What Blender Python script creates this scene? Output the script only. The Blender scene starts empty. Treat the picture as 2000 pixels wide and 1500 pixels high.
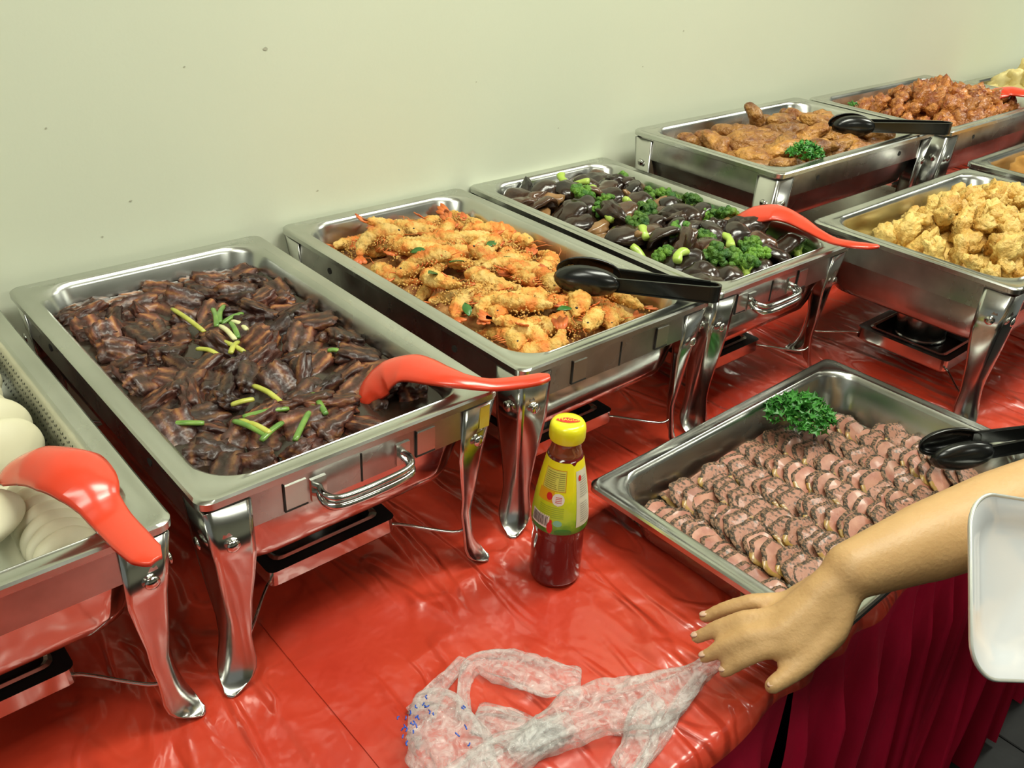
import bpy, bmesh, math, random
import numpy as np
from mathutils import Vector, Matrix, noise, Euler
PI = math.pi
rnd = random.Random(7)
SC = bpy.context.scene
COL = SC.collection

# ---------------------------------------------------------------- camera, world, light, exposure
CAMF, CYAW, CPIT, CROL = 1.7695, -0.7437, 1.0451, 0.0568
CPOS = Vector((-0.3774, -0.8709, 0.7095))
RC = (Matrix.Rotation(CYAW, 3, 'Z') @ Matrix.Rotation(CPIT, 3, 'X') @ Matrix.Rotation(CROL, 3, 'Z'))
cd = bpy.data.cameras.new('camera'); cam = bpy.data.objects.new('camera', cd); COL.objects.link(cam)
cam.matrix_world = Matrix.Translation(CPOS) @ RC.to_4x4()
cd.sensor_width = 36; cd.sensor_fit = 'HORIZONTAL'; cd.lens = CAMF * 18; cd.clip_start = .02; cd.clip_end = 60
SC.camera = cam
W = bpy.data.worlds.new('world'); SC.world = W; W.use_nodes = True
W.node_tree.nodes['Background'].inputs[0].default_value = (.80, .86, .78, 1)
W.node_tree.nodes['Background'].inputs[1].default_value = .20
SC.view_settings.view_transform = 'Standard'; SC.view_settings.look = 'None'
SC.view_settings.gamma = 1; SC.view_settings.use_curve_mapping = False
SC.view_settings.exposure = 0.38
SC.cycles.use_denoising = True
SC.cycles.max_bounces = 8; SC.cycles.sample_clamp_indirect = 4
ZCEIL = 1.75
LAMPS = [((.75, -.55), (1.25, .34), 24), ((-1.0, -.75), (1.25, .34), 13), ((2.9, -.7), (1.25, .34), 24), ((.6, -2.4), (1.25, .34), 16), ((3.2, -2.6), (1.25, .34), 14)]
for (x, y), (a, b), pw in LAMPS:
    ld = bpy.data.lights.new('ceiling_lamp', 'AREA'); ld.shape = 'RECTANGLE'; ld.size = a; ld.size_y = b
    ld.energy = pw; ld.color = (.98, 1.0, .86)
    lo = bpy.data.objects.new('ceiling_lamp', ld); lo.location = (x, y, ZCEIL - .035); COL.objects.link(lo)

def ray(u, v):
    return RC @ Vector(((u - 1000) / (CAMF * 1000), (750 - v) / (CAMF * 1000), -1))
def at(u, v, z=0.):
    d = ray(u, v); return CPOS + d * ((z - CPOS.z) / d.z)
def atd(u, v, k):
    return CPOS + ray(u, v) * k

# ---------------------------------------------------------------- materials
MATS = {}
def nn(nt, t, **k):
    n = nt.nodes.new(t)
    for a, b in k.items(): setattr(n, a, b)
    return n
def mat(name, c, rough=.5, metal=0, c2=None, scale=30, cpos=(.35, .65), bump=0, bscale=80, coat=0, trans=0, sheen=0, spec=.5,
        rv=0, jit=0, c3=None, det=4, stretch=None, sss=0, emit=0, bdist=.002, coatr=.08):
    if name in MATS: return MATS[name]
    m = bpy.data.materials.new(name); MATS[name] = m; m.use_nodes = True
    nt = m.node_tree; p = nt.nodes['Principled BSDF']; L = nt.links.new
    p.inputs['Base Color'].default_value = (*c, 1); p.inputs['Roughness'].default_value = rough; p.inputs['Metallic'].default_value = metal
    p.inputs['Coat Weight'].default_value = coat; p.inputs['Coat Roughness'].default_value = coatr
    p.inputs['Transmission Weight'].default_value = trans; p.inputs['Sheen Weight'].default_value = sheen
    p.inputs['Specular IOR Level'].default_value = spec
    if sss:
        p.inputs['Subsurface Weight'].default_value = sss; p.inputs['Subsurface Scale'].default_value = .01
    if emit:
        p.inputs['Emission Color'].default_value = (*c, 1); p.inputs['Emission Strength'].default_value = emit
    tc = nn(nt, 'ShaderNodeTexCoord'); co = tc.outputs['Object']
    if stretch:
        mp = nn(nt, 'ShaderNodeMapping'); L(co, mp.inputs[0]); mp.inputs['Rotation'].default_value = (0, 0, stretch[0]); mp.inputs['Scale'].default_value = stretch[1]; co = mp.outputs[0]
    if jit or c2:
        oi = nn(nt, 'ShaderNodeObjectInfo')
        ad = nn(nt, 'ShaderNodeVectorMath', operation='ADD'); L(co, ad.inputs[0])
        sc_ = nn(nt, 'ShaderNodeMath', operation='MULTIPLY'); L(oi.outputs['Random'], sc_.inputs[0]); sc_.inputs[1].default_value = 7 if jit else 0
        L(sc_.outputs[0], ad.inputs[1]); co = ad.outputs[0]
    last = None
    if c2:
        n = nn(nt, 'ShaderNodeTexNoise'); n.inputs['Scale'].default_value = scale; n.inputs['Detail'].default_value = det; L(co, n.inputs['Vector'])
        r = nn(nt, 'ShaderNodeValToRGB'); L(n.outputs['Fac'], r.inputs[0])
        r.color_ramp.elements[0].position = cpos[0]; r.color_ramp.elements[1].position = cpos[1]
        r.color_ramp.elements[0].color = (*c, 1); r.color_ramp.elements[1].color = (*c2, 1)
        if c3:
            e = r.color_ramp.elements.new(min(.99, cpos[1] + .1)); e.color = (*c3, 1)
        last = r.outputs[0]
    if jit:
        hs = nn(nt, 'ShaderNodeHueSaturation')
        if last: L(last, hs.inputs['Color'])
        else: hs.inputs['Color'].default_value = (*c, 1)
        mr = nn(nt, 'ShaderNodeMapRange'); L(oi.outputs['Random'], mr.inputs[0]); mr.inputs[3].default_value = 1 - jit; mr.inputs[4].default_value = 1 + jit
        L(mr.outputs[0], hs.inputs['Value']); last = hs.outputs[0]
    if last: L(last, p.inputs['Base Color'])
    if rv:
        n = nn(nt, 'ShaderNodeTexNoise'); n.inputs['Scale'].default_value = 9; n.inputs['Detail'].default_value = 5; L(tc.outputs['Object'], n.inputs['Vector'])
        mr = nn(nt, 'ShaderNodeMapRange'); L(n.outputs['Fac'], mr.inputs[0]); mr.inputs[1].default_value = .3; mr.inputs[2].default_value = .7
        mr.inputs[3].default_value = rough - rv; mr.inputs[4].default_value = rough + rv; L(mr.outputs[0], p.inputs['Roughness'])
    if bump:
        n = nn(nt, 'ShaderNodeTexNoise'); n.inputs['Scale'].default_value = bscale; n.inputs['Detail'].default_value = 3; L(co, n.inputs['Vector'])
        b = nn(nt, 'ShaderNodeBump'); b.inputs['Strength'].default_value = bump; b.inputs['Distance'].default_value = bdist; L(n.outputs['Fac'], b.inputs['Height'])
        L(b.outputs[0], p.inputs['Normal'])
    return m

STEEL = mat('brushed_steel', (.52, .53, .49), .24, 1, c2=(.66, .67, .63), scale=6, rv=.07, bump=.12, bscale=14, bdist=.001)
STEELP = mat('polished_steel', (.62, .62, .59), .12, 1, rv=.05, bump=.25, bscale=10, bdist=.002)
LEGM = mat('leg_steel', (.55, .55, .52), .19, 1, c2=(.66, .66, .63), scale=14, rv=.06, bump=.12, bscale=22, bdist=.001)
STEELD = mat('stained_steel', (.36, .35, .33), .28, 1, c2=(.55, .54, .51), scale=16, rv=.08, bump=.15, bscale=20)
TRAYD = mat('dark_tray_metal', (.035, .035, .035), .25, .6)
BLACKP = mat('black_plastic', (.006, .0065, .006), .22, 0, spec=.6, bump=.05, bscale=60)
REDP = mat('red_melamine', (.72, .055, .022), .26, 0, coat=.4, coatr=.15)
HOLE = mat('dark_hole', (.02, .018, .015), .8)

# ---------------------------------------------------------------- object helpers
def link(o, parent=None):
    COL.objects.link(o)
    if parent is not None: o.parent = parent
    return o
def mesh(name, V, F, mats, smooth=True, mi=None):
    me = bpy.data.meshes.new(name); me.from_pydata([tuple(v) for v in V], [], [tuple(f) for f in F])
    for m in (mats if isinstance(mats, (list, tuple)) else [mats]): me.materials.append(m)
    if mi is not None: me.polygons.foreach_set('material_index', mi)
    if smooth: me.polygons.foreach_set('use_smooth', [True] * len(me.polygons))
    me.update(); return me
def ob(name, me, parent=None, loc=None, rot=None, sc=None):
    o = bpy.data.objects.new(name, me)
    if loc is not None: o.location = loc
    if rot is not None: o.rotation_euler = rot
    if sc is not None: o.scale = sc
    return link(o, parent)
def tag(o, label=None, cat=None, group=None, kind=None):
    if label: o['label'] = label
    if cat: o['category'] = cat
    if group: o['group'] = group
    if kind: o['kind'] = kind
    return o
def thing(name, label, cat, loc=(0, 0, 0), rz=0, group=None):
    o = bpy.data.objects.new(name, None); o.empty_display_size = .02; o.location = loc; o.rotation_euler = (0, 0, rz); COL.objects.link(o)
    return tag(o, label, cat, group)
def solid(o, t, off=0):
    m = o.modifiers.new('s', 'SOLIDIFY'); m.thickness = t; m.offset = off; return o
def autosmooth(me, ang=40):
    bm = bmesh.new(); bm.from_mesh(me)
    for e in bm.edges:
        if len(e.link_faces) == 2 and e.calc_face_angle(0) > math.radians(ang): e.smooth = False
    bm.to_mesh(me); bm.free(); return me
def loft(rings, closed=True, cap0=False, cap1=False):
    V = []; F = []; n = len(rings[0])
    for r in rings: V += [tuple(p) for p in r]
    for i in range(len(rings) - 1):
        for j in range(n if closed else n - 1):
            k = (j + 1) % n
            F.append((i * n + j, i * n + k, (i + 1) * n + k, (i + 1) * n + j))
    if cap0: F.append(tuple(range(n - 1, -1, -1)))
    if cap1: F.append(tuple((len(rings) - 1) * n + j for j in range(n)))
    return V, F
def merge(*parts):
    V = []; F = []
    for v, f in parts:
        o = len(V); V += list(v); F += [tuple(i + o for i in q) for q in f]
    return V, F
def rr(w, l, r, n=6, z=0., cx=0, cy=0):
    out = []
    for qx, qy, a0 in ((1, -1, -PI / 2), (1, 1, 0), (-1, 1, PI / 2), (-1, -1, PI)):
        for i in range(n + 1):
            a = a0 + PI / 2 * i / n
            out.append((cx + qx * (w / 2 - r) + r * math.cos(a), cy + qy * (l / 2 - r) + r * math.sin(a), z))
    return out
def box(x0, x1, y0, y1, z0, z1):
    V = [(x, y, z) for z in (z0, z1) for y in (y0, y1) for x in (x0, x1)]
    return V, [(0, 2, 3, 1), (4, 5, 7, 6), (0, 1, 5, 4), (2, 6, 7, 3), (0, 4, 6, 2), (1, 3, 7, 5)]
def tube(pts, r, n=8, flat=1., cap=True):
    pts = [Vector(p) for p in pts]; rings = []; rs = r if isinstance(r, (list, tuple)) else [r] * len(pts)
    up = Vector((0, 0, 1))
    for i, p in enumerate(pts):
        t = (pts[min(i + 1, len(pts) - 1)] - pts[max(i - 1, 0)]).normalized()
        s = t.cross(up)
        s = s.normalized() if s.length > 1e-3 else Vector((1, 0, 0))
        u = s.cross(t).normalized()
        rings.append([p + s * rs[i] * math.cos(a) + u * rs[i] * flat * math.sin(a) for a in [2 * PI * k / n for k in range(n)]])
    return loft(rings, True, cap, cap)
def spline(P, n=6):
    P = [Vector(p) for p in P]; out = []
    for i in range(len(P) - 1):
        a, b, c, d = P[max(i - 1, 0)], P[i], P[i + 1], P[min(i + 2, len(P) - 1)]
        for k in range(n):
            t = k / n
            out.append(.5 * ((2 * b) + (c - a) * t + (2 * a - 5 * b + 4 * c - d) * t * t + (3 * b - a - 3 * c + d) * t ** 3))
    out.append(P[-1]); return out
def lathe(prof, n=40):
    V = []; F = []
    return loft([[(r * math.cos(2 * PI * k / n), r * math.sin(2 * PI * k / n), z) for k in range(n)] for r, z in prof], True, True, True)
ORD = 'first second third fourth fifth sixth seventh eighth ninth tenth eleventh twelfth thirteenth fourteenth fifteenth sixteenth seventeenth eighteenth'.split()

# ================================================================ room
WALLY = .285
wallm = mat('cream_wall_paint', (.665, .70, .545), .55, c2=(.69, .725, .57), scale=1.5, bump=.08, bscale=220, bdist=.001)
def slab(name, x0, x1, y0, y1, z0, z1, m, kind='structure'):
    V, F = box(x0, x1, y0, y1, z0, z1); return tag(ob(name, mesh(name, V, F, m, False)), kind=kind)
wall = slab('wall_back', -3.2, 7, WALLY, WALLY + .12, -.75, ZCEIL, wallm)
slab('ceiling', -3.2, 7, -5, WALLY, ZCEIL, ZCEIL + .1, mat('ceiling_paint', (.82, .84, .76), .7, bump=.05))
slab('wall_front', -3.2, 7, -5.12, -5, -.75, ZCEIL, mat('far_wall_paint', (.50, .50, .40), .6, bump=.05))
# scuff marks on the wall: part of the paint, small real chips
scm = mat('wall_scuff', (.45, .45, .34), .7)
V = []; F = []
for u, v, s in ((518, 95, .004), (168, 590, .002), (255, 392, .002), (200, 462, .0018), (360, 130, .0015), (1255, 130, .002), (1090, 250, .0015), (930, 160, .0015), (620, 372, .0018), (705, 420, .0015), (1335, 60, .002), (90, 250, .0015)):
    d = ray(u, v); p = CPOS + d * ((WALLY - CPOS.y) / d.y)
    V, F = merge((V, F), ([(p.x + s * math.cos(a) * rnd.uniform(.6, 1.3), WALLY - .0006, p.z + .6 * s * math.sin(a)) for a in [k * PI / 4 for k in range(8)]], [tuple(range(8))]))
tag(ob('wall_scuffs', mesh('wall_scuffs', V, F, scm, False), wall), kind='stuff')
floorm = mat('dark_floor_tile', (.006, .0065, .0065), .55, spec=.25, c2=(.013, .014, .0135), scale=9, bump=.35, bscale=26, bdist=.003)
flo = slab('floor', -3.2, 7, -5, WALLY, -.80, -.757, mat('floor_grout', (.008, .008, .008), .8))
tile_me = None
for i in range(12):
    for j in range(7):
        if tile_me is None:
            h = .2985
            tile_me = mesh('tile', *loft([rr(2 * h, 2 * h, .002, 1, 0), rr(2 * h, 2 * h, .002, 1, .005), rr(2 * h - .004, 2 * h - .004, .002, 1, .007)], True, True, True), floorm, False)
        x = -1.5 + .6 * i; y = -.25 - .6 * j + .02
        ob('tile', tile_me, flo, (x, y, -.757))
for (x, y), (a, b), pw in LAMPS:
    t = thing('ceiling_light', {24: 'ceiling light panel above the shrimp and mushroom pans' if x < 1 else 'ceiling light panel above the farthest pans', 13: 'ceiling light panel above the left bun pan', 16: 'ceiling light panel behind the photographer', 14: 'ceiling light panel in the far right of the room'}[pw], 'light', (x, y, ZCEIL), 0, 'ceiling light panels')
    V, F = merge(box(-a / 2 - .03, a / 2 + .03, -b / 2 - .03, -b / 2, -.05, 0), box(-a / 2 - .03, a / 2 + .03, b / 2, b / 2 + .03, -.05, 0),
                 box(-a / 2 - .03, -a / 2, -b / 2, b / 2, -.05, 0), box(a / 2, a / 2 + .03, -b / 2, b / 2, -.05, 0))
    ob('frame', mesh('frame', V, F, mat('white_enamel', (.8, .8, .76), .4), False), t)

# ================================================================ table, cloth, skirt
EY = -.585
tb = thing('buffet_table', 'long buffet table hidden under red plastic and a velvet skirt', 'table', (0, 0, -.75))
ob('table_top', mesh('table_top', *box(-1.2, 3.4, EY + .012, WALLY - .004, .72, .7465), mat('table_board', (.25, .16, .09), .6), False), tb)
for x in (-1.0, .9, 1.1, 3.1):
    for y in (-.48, .18):
        ob('leg', mesh('leg', *tube([(x, y, .008), (x, y, .72)], .018, 8), STEELD), tb)

def sheet_mat():
    m = bpy.data.materials.new('red_plastic_sheet'); m.use_nodes = True; nt = m.node_tree; p = nt.nodes['Principled BSDF']; L = nt.links.new
    p.inputs['Roughness'].default_value = .38; p.inputs['Coat Weight'].default_value = .7; p.inputs['Coat Roughness'].default_value = .17
    tc = nn(nt, 'ShaderNodeTexCoord')
    n = nn(nt, 'ShaderNodeTexNoise'); n.inputs['Scale'].default_value = 5; n.inputs['Detail'].default_value = 5; L(tc.outputs['Object'], n.inputs['Vector'])
    r = nn(nt, 'ShaderNodeValToRGB'); L(n.outputs['Fac'], r.inputs[0]); r.color_ramp.elements[0].position = .3; r.color_ramp.elements[1].position = .75
    r.color_ramp.elements[0].color = (.47, .030, .013, 1); r.color_ramp.elements[1].color = (.60, .060, .024, 1)
    L(r.outputs[0], p.inputs['Base Color'])
    prev = None
    mk = nn(nt, 'ShaderNodeTexNoise'); mk.inputs['Scale'].default_value = 4.5; mk.inputs['Detail'].default_value = 2; L(tc.outputs['Object'], mk.inputs['Vector'])
    mm = nn(nt, 'ShaderNodeMapRange'); L(mk.outputs['Fac'], mm.inputs[0]); mm.inputs[1].default_value = .36; mm.inputs[2].default_value = .58
    for rot, scl, s, st, d, w_ in ((-.95, (5, 1.1, 1), 2.2, .8, .007, .07), (.45, (5, 1.0, 1), 2.6, .7, .006, .065), (-.3, (2.2, 1.2, 1), 7, .5, .004, .08)):
        mp = nn(nt, 'ShaderNodeMapping'); mp.inputs['Rotation'].default_value = (0, 0, rot); mp.inputs['Scale'].default_value = scl; L(tc.outputs['Object'], mp.inputs[0])
        t = nn(nt, 'ShaderNodeTexNoise'); t.inputs['Scale'].default_value = s; t.inputs['Detail'].default_value = 1.2; t.inputs['Distortion'].default_value = .4; L(mp.outputs[0], t.inputs['Vector'])
        a = nn(nt, 'ShaderNodeMath', operation='SUBTRACT'); L(t.outputs['Fac'], a.inputs[0]); a.inputs[1].default_value = .5
        b = nn(nt, 'ShaderNodeMath', operation='ABSOLUTE'); L(a.outputs[0], b.inputs[0])
        c = nn(nt, 'ShaderNodeMapRange'); c.interpolation_type = 'SMOOTHERSTEP'; L(b.outputs[0], c.inputs[0]); c.inputs[1].default_value = 0; c.inputs[2].default_value = w_; c.inputs[3].default_value = 1; c.inputs[4].default_value = 0
        g = nn(nt, 'ShaderNodeMath', operation='MULTIPLY'); L(c.outputs[0], g.inputs[0]); L(mm.outputs[0], g.inputs[1])
        bp = nn(nt, 'ShaderNodeBump'); bp.inputs['Strength'].default_value = st; bp.inputs['Distance'].default_value = d; L(g.outputs[0], bp.inputs['Height'])
        if prev: L(prev, bp.inputs['Normal'])
        prev = bp.outputs[0]
    t = nn(nt, 'ShaderNodeTexNoise'); t.inputs['Scale'].default_value = 17; t.inputs['Detail'].default_value = 3; L(tc.outputs['Object'], t.inputs['Vector'])
    bp = nn(nt, 'ShaderNodeBump'); bp.inputs['Strength'].default_value = .65; bp.inputs['Distance'].default_value = .006; L(t.outputs['Fac'], bp.inputs['Height']); L(prev, bp.inputs['Normal']); prev = bp.outputs[0]
    L(prev, p.inputs['Normal']); L(prev, p.inputs['Coat Normal'])
    return m
SHEET = sheet_mat()
FEET = [(-.21, -.262), (-.143, -.256), (.154, -.248), (.218, -.245), (.54, -.21), (.636, -.2), (.206, -.328), (.96, -.46)]
def wr(x, y):
    a = noise.noise(Vector((x * 4 + y * 5, x * 15 - y * 11, .3))); b = noise.noise(Vector((x * 7, y * 7, 3.1)))
    h = .0012 * (1 - min(1, abs(a) * 4)) ** 2 + .0012 * b
    c = noise.noise(Vector((x * 12 + 4, y * 9, 8.1))); h += .0008 * (1 - min(1, abs(c) * 5)) ** 2
    for fx, fy in FEET:
        d = math.hypot(x - fx, y - fy)
        if d < .2: h += .0018 * max(0, math.sin(7 * math.atan2(y - fy, x - fx) + fx * 30)) ** 3 * max(0, 1 - d / .2) * min(1, d / .03)
    return max(-.0012, h)
def cloth(x0, x1, st, zoff, y0=EY, y1=WALLY - .003, drop=.020):
    nx = int((x1 - x0) / st); ny = int((y1 - y0) / st); V = []; F = []
    for i in range(nx + 1):
        x = x0 + (x1 - x0) * i / nx
        for j in range(-6, ny + 1):
            if j < 0:
                k = -j / 6; wv = .004 * math.sin(x * 60 + 2 * math.sin(x * 17)) * k
                V.append((x, y0 - .010 * math.sin(k * PI / 2) + wv, zoff - drop * (k ** 1.3)))
            else:
                y = y0 + (y1 - y0) * j / ny; V.append((x, y, zoff + wr(x, y) * min(1, (y - y0) / .02 + .3)))
    m = ny + 7
    for i in range(nx):
        for j in range(m - 1): F.append((i * m + j, (i + 1) * m + j, (i + 1) * m + j + 1, i * m + j + 1))
    return mesh('plastic_tablecloth', V, F, SHEET)
tag(ob('plastic_tablecloth', cloth(-1.2, -.092, .006, -.0015)), 'glossy red plastic sheet under the left buns stand', 'tablecloth')
tag(ob('plastic_tablecloth', cloth(-.094, 1.35, .0045, -.0004)), 'wrinkled glossy red plastic sheet under the sauce bottle and crumpled bag', 'tablecloth')
tag(ob('plastic_tablecloth', cloth(1.34, 3.4, .012, -.0012)), 'red plastic sheet under the farthest stands at the right', 'tablecloth')

velvet = mat('crimson_velvet', (.36, .003, .026), .45, c2=(.44, .005, .036), scale=7, bump=.25, bscale=60, spec=.35)
def skirt(x0, x1):
    xs = []; x = x0; ph = 0; V = []; F = []; n = int((x1 - x0) / .005); nz = 34
    for i in range(n + 1):
        x = x0 + (x1 - x0) * i / n
        ph = x * 84 + 3.2 * noise.noise(Vector((x * 5, 0, 0))) + 2 * math.sin(x * 9)
        for k in range(nz + 1):
            t = k / nz; q = ph + .9 * t * noise.noise(Vector((x * 3, t * 2, 5)))
            amp = (.006 + .036 * t + .010 * abs(noise.noise(Vector((x * 8, t * 1.5, 2))))) * min(1, max(0, (t - .025) * 7))
            s = math.sin(q) + .35 * math.sin(2.3 * q + 1 + t)
            V.append((x + .014 * t * math.cos(q), EY - .003 - amp * 1.0 * (1 - t) - amp * .3 * t - amp * s + .012 * t, -.008 - .737 * t + (.012 * noise.noise(Vector((x * 9, 1, 1))) if k == nz else 0)))
    m = nz + 1
    for i in range(n):
        for k in range(nz): F.append((i * m + k, i * m + k + 1, (i + 1) * m + k + 1, (i + 1) * m + k))
    return mesh('table_skirt', V, F, velvet)
tag(ob('table_skirt', skirt(-1.2, .30)), 'crimson velvet skirt hanging from the table front below the crumpled bag', 'table skirt')
tag(ob('table_skirt', skirt(.31, 3.4)), 'crimson velvet skirt in deep folds below the roast meat tray', 'table skirt')

# ================================================================ pans and stands
def pan_mesh(W_, L_, D, perf=False, ro=.014, ri=.045):
    pr = [(.0012, -.009, ro), (0, -.008, ro), (0, -.0015, ro), (.002, .0005, ro), (.005, .0008, ro), (.008, -.0006, ro), (.0165, -.0008, .03), (.0185, .0006, ri), (.0215, -.0012, ri), (.0245, -.007, ri),
          (.0305, -D * .5, ri), (.036, -D + .014, ri), (.040, -D + .004, ri * .9), (.047, -D, ri * .8)]
    rings = [rr(W_ - 2 * i, L_ - 2 * i, max(.004, r), 8, z) for i, z, r in pr]
    t = .0012
    und = [rr(W_ - 2 * (i - t), L_ - 2 * (i - t), max(.004, r), 8, z - t) for i, z, r in pr[9:]][::-1] + [rr(W_ - .042, L_ - .042, ri, 8, -.004), rr(W_ - .004, L_ - .004, ro, 8, -.003), rr(W_ - .003, L_ - .003, ro, 8, -.009)]
    V, F = loft(rings, True, False, True); V2, F2 = loft(und, True, True, False)
    V, F = merge((V, F), (V2, F2))
    return autosmooth(mesh('food_pan', V, F, STEEL), 35)
PW, PL = .329, .533
PANME = {65: pan_mesh(PW, PL, .063), 100: pan_mesh(PW, PL, .09)}
def food_pan(x, y, z, rz, label, depth=65, group=None):
    o = ob('food_pan', PANME[depth], None, (x, y, z), (0, 0, rz)); return tag(o, label, 'food pan', group)

def leg_mesh(zt, far):
    rings = []; N = 14; 
    zs = [0, .0015, .004, .007, .011, .018, .028, .04, .055, .075, .10, .13, .155, zt]
    for z in zs:
        t = z / zt
        w = np.interp(z, [0, .002, .006, .012, .020, .030, .05, .09, .15, zt], [.008, .014, .0205, .0255, .0275, .0265, .0215, .026, .040, .043])
        m = np.interp(z, [0, .05, .12, zt], [1.0, 1.0, .6, .12])
        off = np.interp(z, [0, .006, .014, .03, .05, .07, .11, zt], [.005, .002, -.002, -.008, -.013, -.015, -.009, 0])
        ring = []
        for k in range(N + 1):
            s = -1 + 2 * k / N; th = (s + 1) * PI / 4
            lx, ly = -max(0, -s) * w, -max(0, s) * w
            ax, ay = -w * (1 - math.sin(th)), -w * (1 - math.cos(th))
            # superelliptic rounded corner when m<1, spoon-like when m>=1
            px = lx * (1 - m) + ax * m; py = ly * (1 - m) + ay * m
            if m > 1:
                px = ax + (m - 1) * .5 * (-w * .5 - ax) * -1 * (1 - s * s) * .3; py = ay + (m - 1) * .5 * (-w * .5 - ay) * -1 * (1 - s * s) * .3
            zz = z + max(0, (.02 - z) / .02) * .004 * s * s
            ring.append((px + off * .707, py + off * .707, zz))
        rings.append(ring)
    V, F = loft(rings, False)
    return mesh('leg', V, F, [LEGM])
LEGME = {}
def stand(x, y, rz, zr, label, handle=False, plates=0, hx=0, trays=(-1, 1), wpd=.098, deepwall=False, group=None):
    t = thing('chafing_stand', label, 'chafing stand', (x, y, 0), rz, group)
    w, l = PW - .012, PL - .012
    za = zr - .0085
    V, F = loft([rr(w - .02, l - .02, .016, 6, za), rr(w, l, .018, 6, za), rr(w, l, .018, 6, za - .038), rr(w - .003, l - .003, .018, 6, za - .038), rr(w - .003, l - .003, .018, 6, za - .002)], True)
    ob('frame', autosmooth(mesh('frame', V, F, STEELD), 40), t)
    iw = .016
    rings = [rr(w - iw, l - iw, .02, 8, za - .004), rr(w - iw - .004, l - iw - .004, .03, 8, za - .03)]
    for a, b, r in ((.010, -wpd * .6, .045), (.014, -wpd + .018, .05), (.022, -wpd + .006, .05), (.036, -wpd, .04)):
        rings.append(rr(w - iw - a, l - iw - a, r, 8, za + b))
    ob('water_pan', solid_apply(mesh('water_pan', *loft(rings, True, False, True), STEELP if not deepwall else STEELD)), t)
    key = round(zr, 3)
    if key not in LEGME: LEGME[key] = leg_mesh(za - .004, 0)
    for sx, sy in ((1, 1), (-1, 1), (-1, -1), (1, -1)):
        me = LEGME[key]
        g = ob('leg', me, t, (sx * (w / 2 + .002), sy * (l / 2 + .002), 0), (0, 0, 0), (sx, sy, 1))
        solid(g, .0016)
        for k, (bx, by, r) in enumerate(((-.022, .0012, (-PI / 2, 0, 0)), (.0012, -.022, (0, PI / 2, 0)))):
            ob('rivet', RIVET, g, (bx, by, za - .047), r)
    # welded corner plates seams on the short aprons
    for sy in (-1, 1):
        for k in range(plates):
            bx = hx + (-.07 if k == 0 else .075)
            V, F = box(bx - .011, bx + .011, sy * (l / 2) - .0015, sy * (l / 2) + .0015, za - .034, za - .008)
            pl = ob('bracket_plate', mesh('bracket_plate', V, F, STEEL, False), t)
            V, F = merge(box(bx - .0125, bx - .011, sy * (l / 2) - .0018, sy * (l / 2) + .0018, za - .035, za - .006), box(bx - .0125, bx + .011, sy * (l / 2) - .0018, sy * (l / 2) + .0018, za - .036, za - .0345))
            ob('slot', mesh('slot', V, F, HOLE, False), pl)
        if plates:
            V, F = box(hx - .0008, hx + .0008, sy * (l / 2) - .0008, sy * (l / 2) + .0008, za - .038, za - .006)
            ob('seam', mesh('seam', V, F, HOLE, False), t)
        if handle:
            for dz, r in ((0, .0032), (-.009, .0042)):
                P = []
                yo = sy * (l / 2)
                P = spline([(hx - .046, yo, za - .022 + dz * .6), (hx - .048, yo + sy * .012, za - .024 + dz), (hx - .038, yo + sy * .023, za - .026 + dz), (hx, yo + sy * .026, za - .026 + dz), (hx + .038, yo + sy * .023, za - .026 + dz), (hx + .048, yo + sy * .012, za - .024 + dz), (hx + .046, yo, za - .022 + dz * .6)], 5)
                ob('handle', mesh('handle', *tube(P, r, 8), STEELP), t)
            for dx in (-.047, .047):
                V, F = box(hx + dx - .008, hx + dx + .008, yo - .002, yo + .002, za - .036, za - .012)
                ob('handle_plate', mesh('handle_plate', V, F, STEEL, False), t)
    # vent holes along the long aprons
    for sx in (-1, 1):
        for dy in (-.14, .14):
            V, F = tube([(sx * (w / 2 - .001), dy, za - .018), (sx * (w / 2 + .0008), dy, za - .018)], .0045, 10)
            ob('vent_hole', mesh('vent_hole', V, F, HOLE, False), t)
    for s in trays:
        cy = s * .122; zt = .046
        rg = [(.150, .140, zt + .016), (.150, .140, zt), (.134, .124, zt - .002), (.128, .118, zt + .002)]
        V, F = loft([rr(a, b, .008, 3, z, 0, cy) for a, b, z in [(.154, .144, zt + .014), (.156, .146, zt - .004), (.154, .144, zt - .006)]], True, False, True)
        tr = ob('burner_tray', mesh('burner_tray', V, F, STEELP, False), t)
        V, F = merge(loft([rr(a, b, .008, 3, z, 0, cy) for a, b, z in [(.157, .147, zt + .0145), (.128, .118, zt + .0135), (.118, .108, zt - .001)]], True, False, True))
        ob('tray_inner', mesh('tray_inner', V, F, TRAYD, False), tr)
        V, F = merge(*[loft([rr(a, b, .01, 3, zt + z, 0, cy) for a, b, z in ((q, q * .9, .0150), (q - .006, q * .9 - .006, .0165), (q - .012, q * .9 - .012, .0145))], True) for q in (.132,)])
        ob('tray_rib', mesh('tray_rib', V, F, STEEL, False), tr)
        for sx in (-1, 1):
            P = spline([(sx * .070, cy + s * .070, zt + .002), (sx * .082, cy + s * .072, zt + .001), (sx * .125, cy + s * .118, zt - .002), (sx * (w / 2 - .02), s * (l / 2 - .012), zt + .006)], 4)
            ob('wire_arm', mesh('wire_arm', *tube(P, .0019, 6), STEELP), t)
    return t
def solid_apply(me): return me
V, F = lathe([(.0001, .0028), (.003, .0026), (.006, .0012), (.0068, 0), (.0001, -.001)], 14)
RIVET = mesh('rivet', V, F, STEELP)
ZA, ZB, ZC = .232, .284, .233
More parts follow.
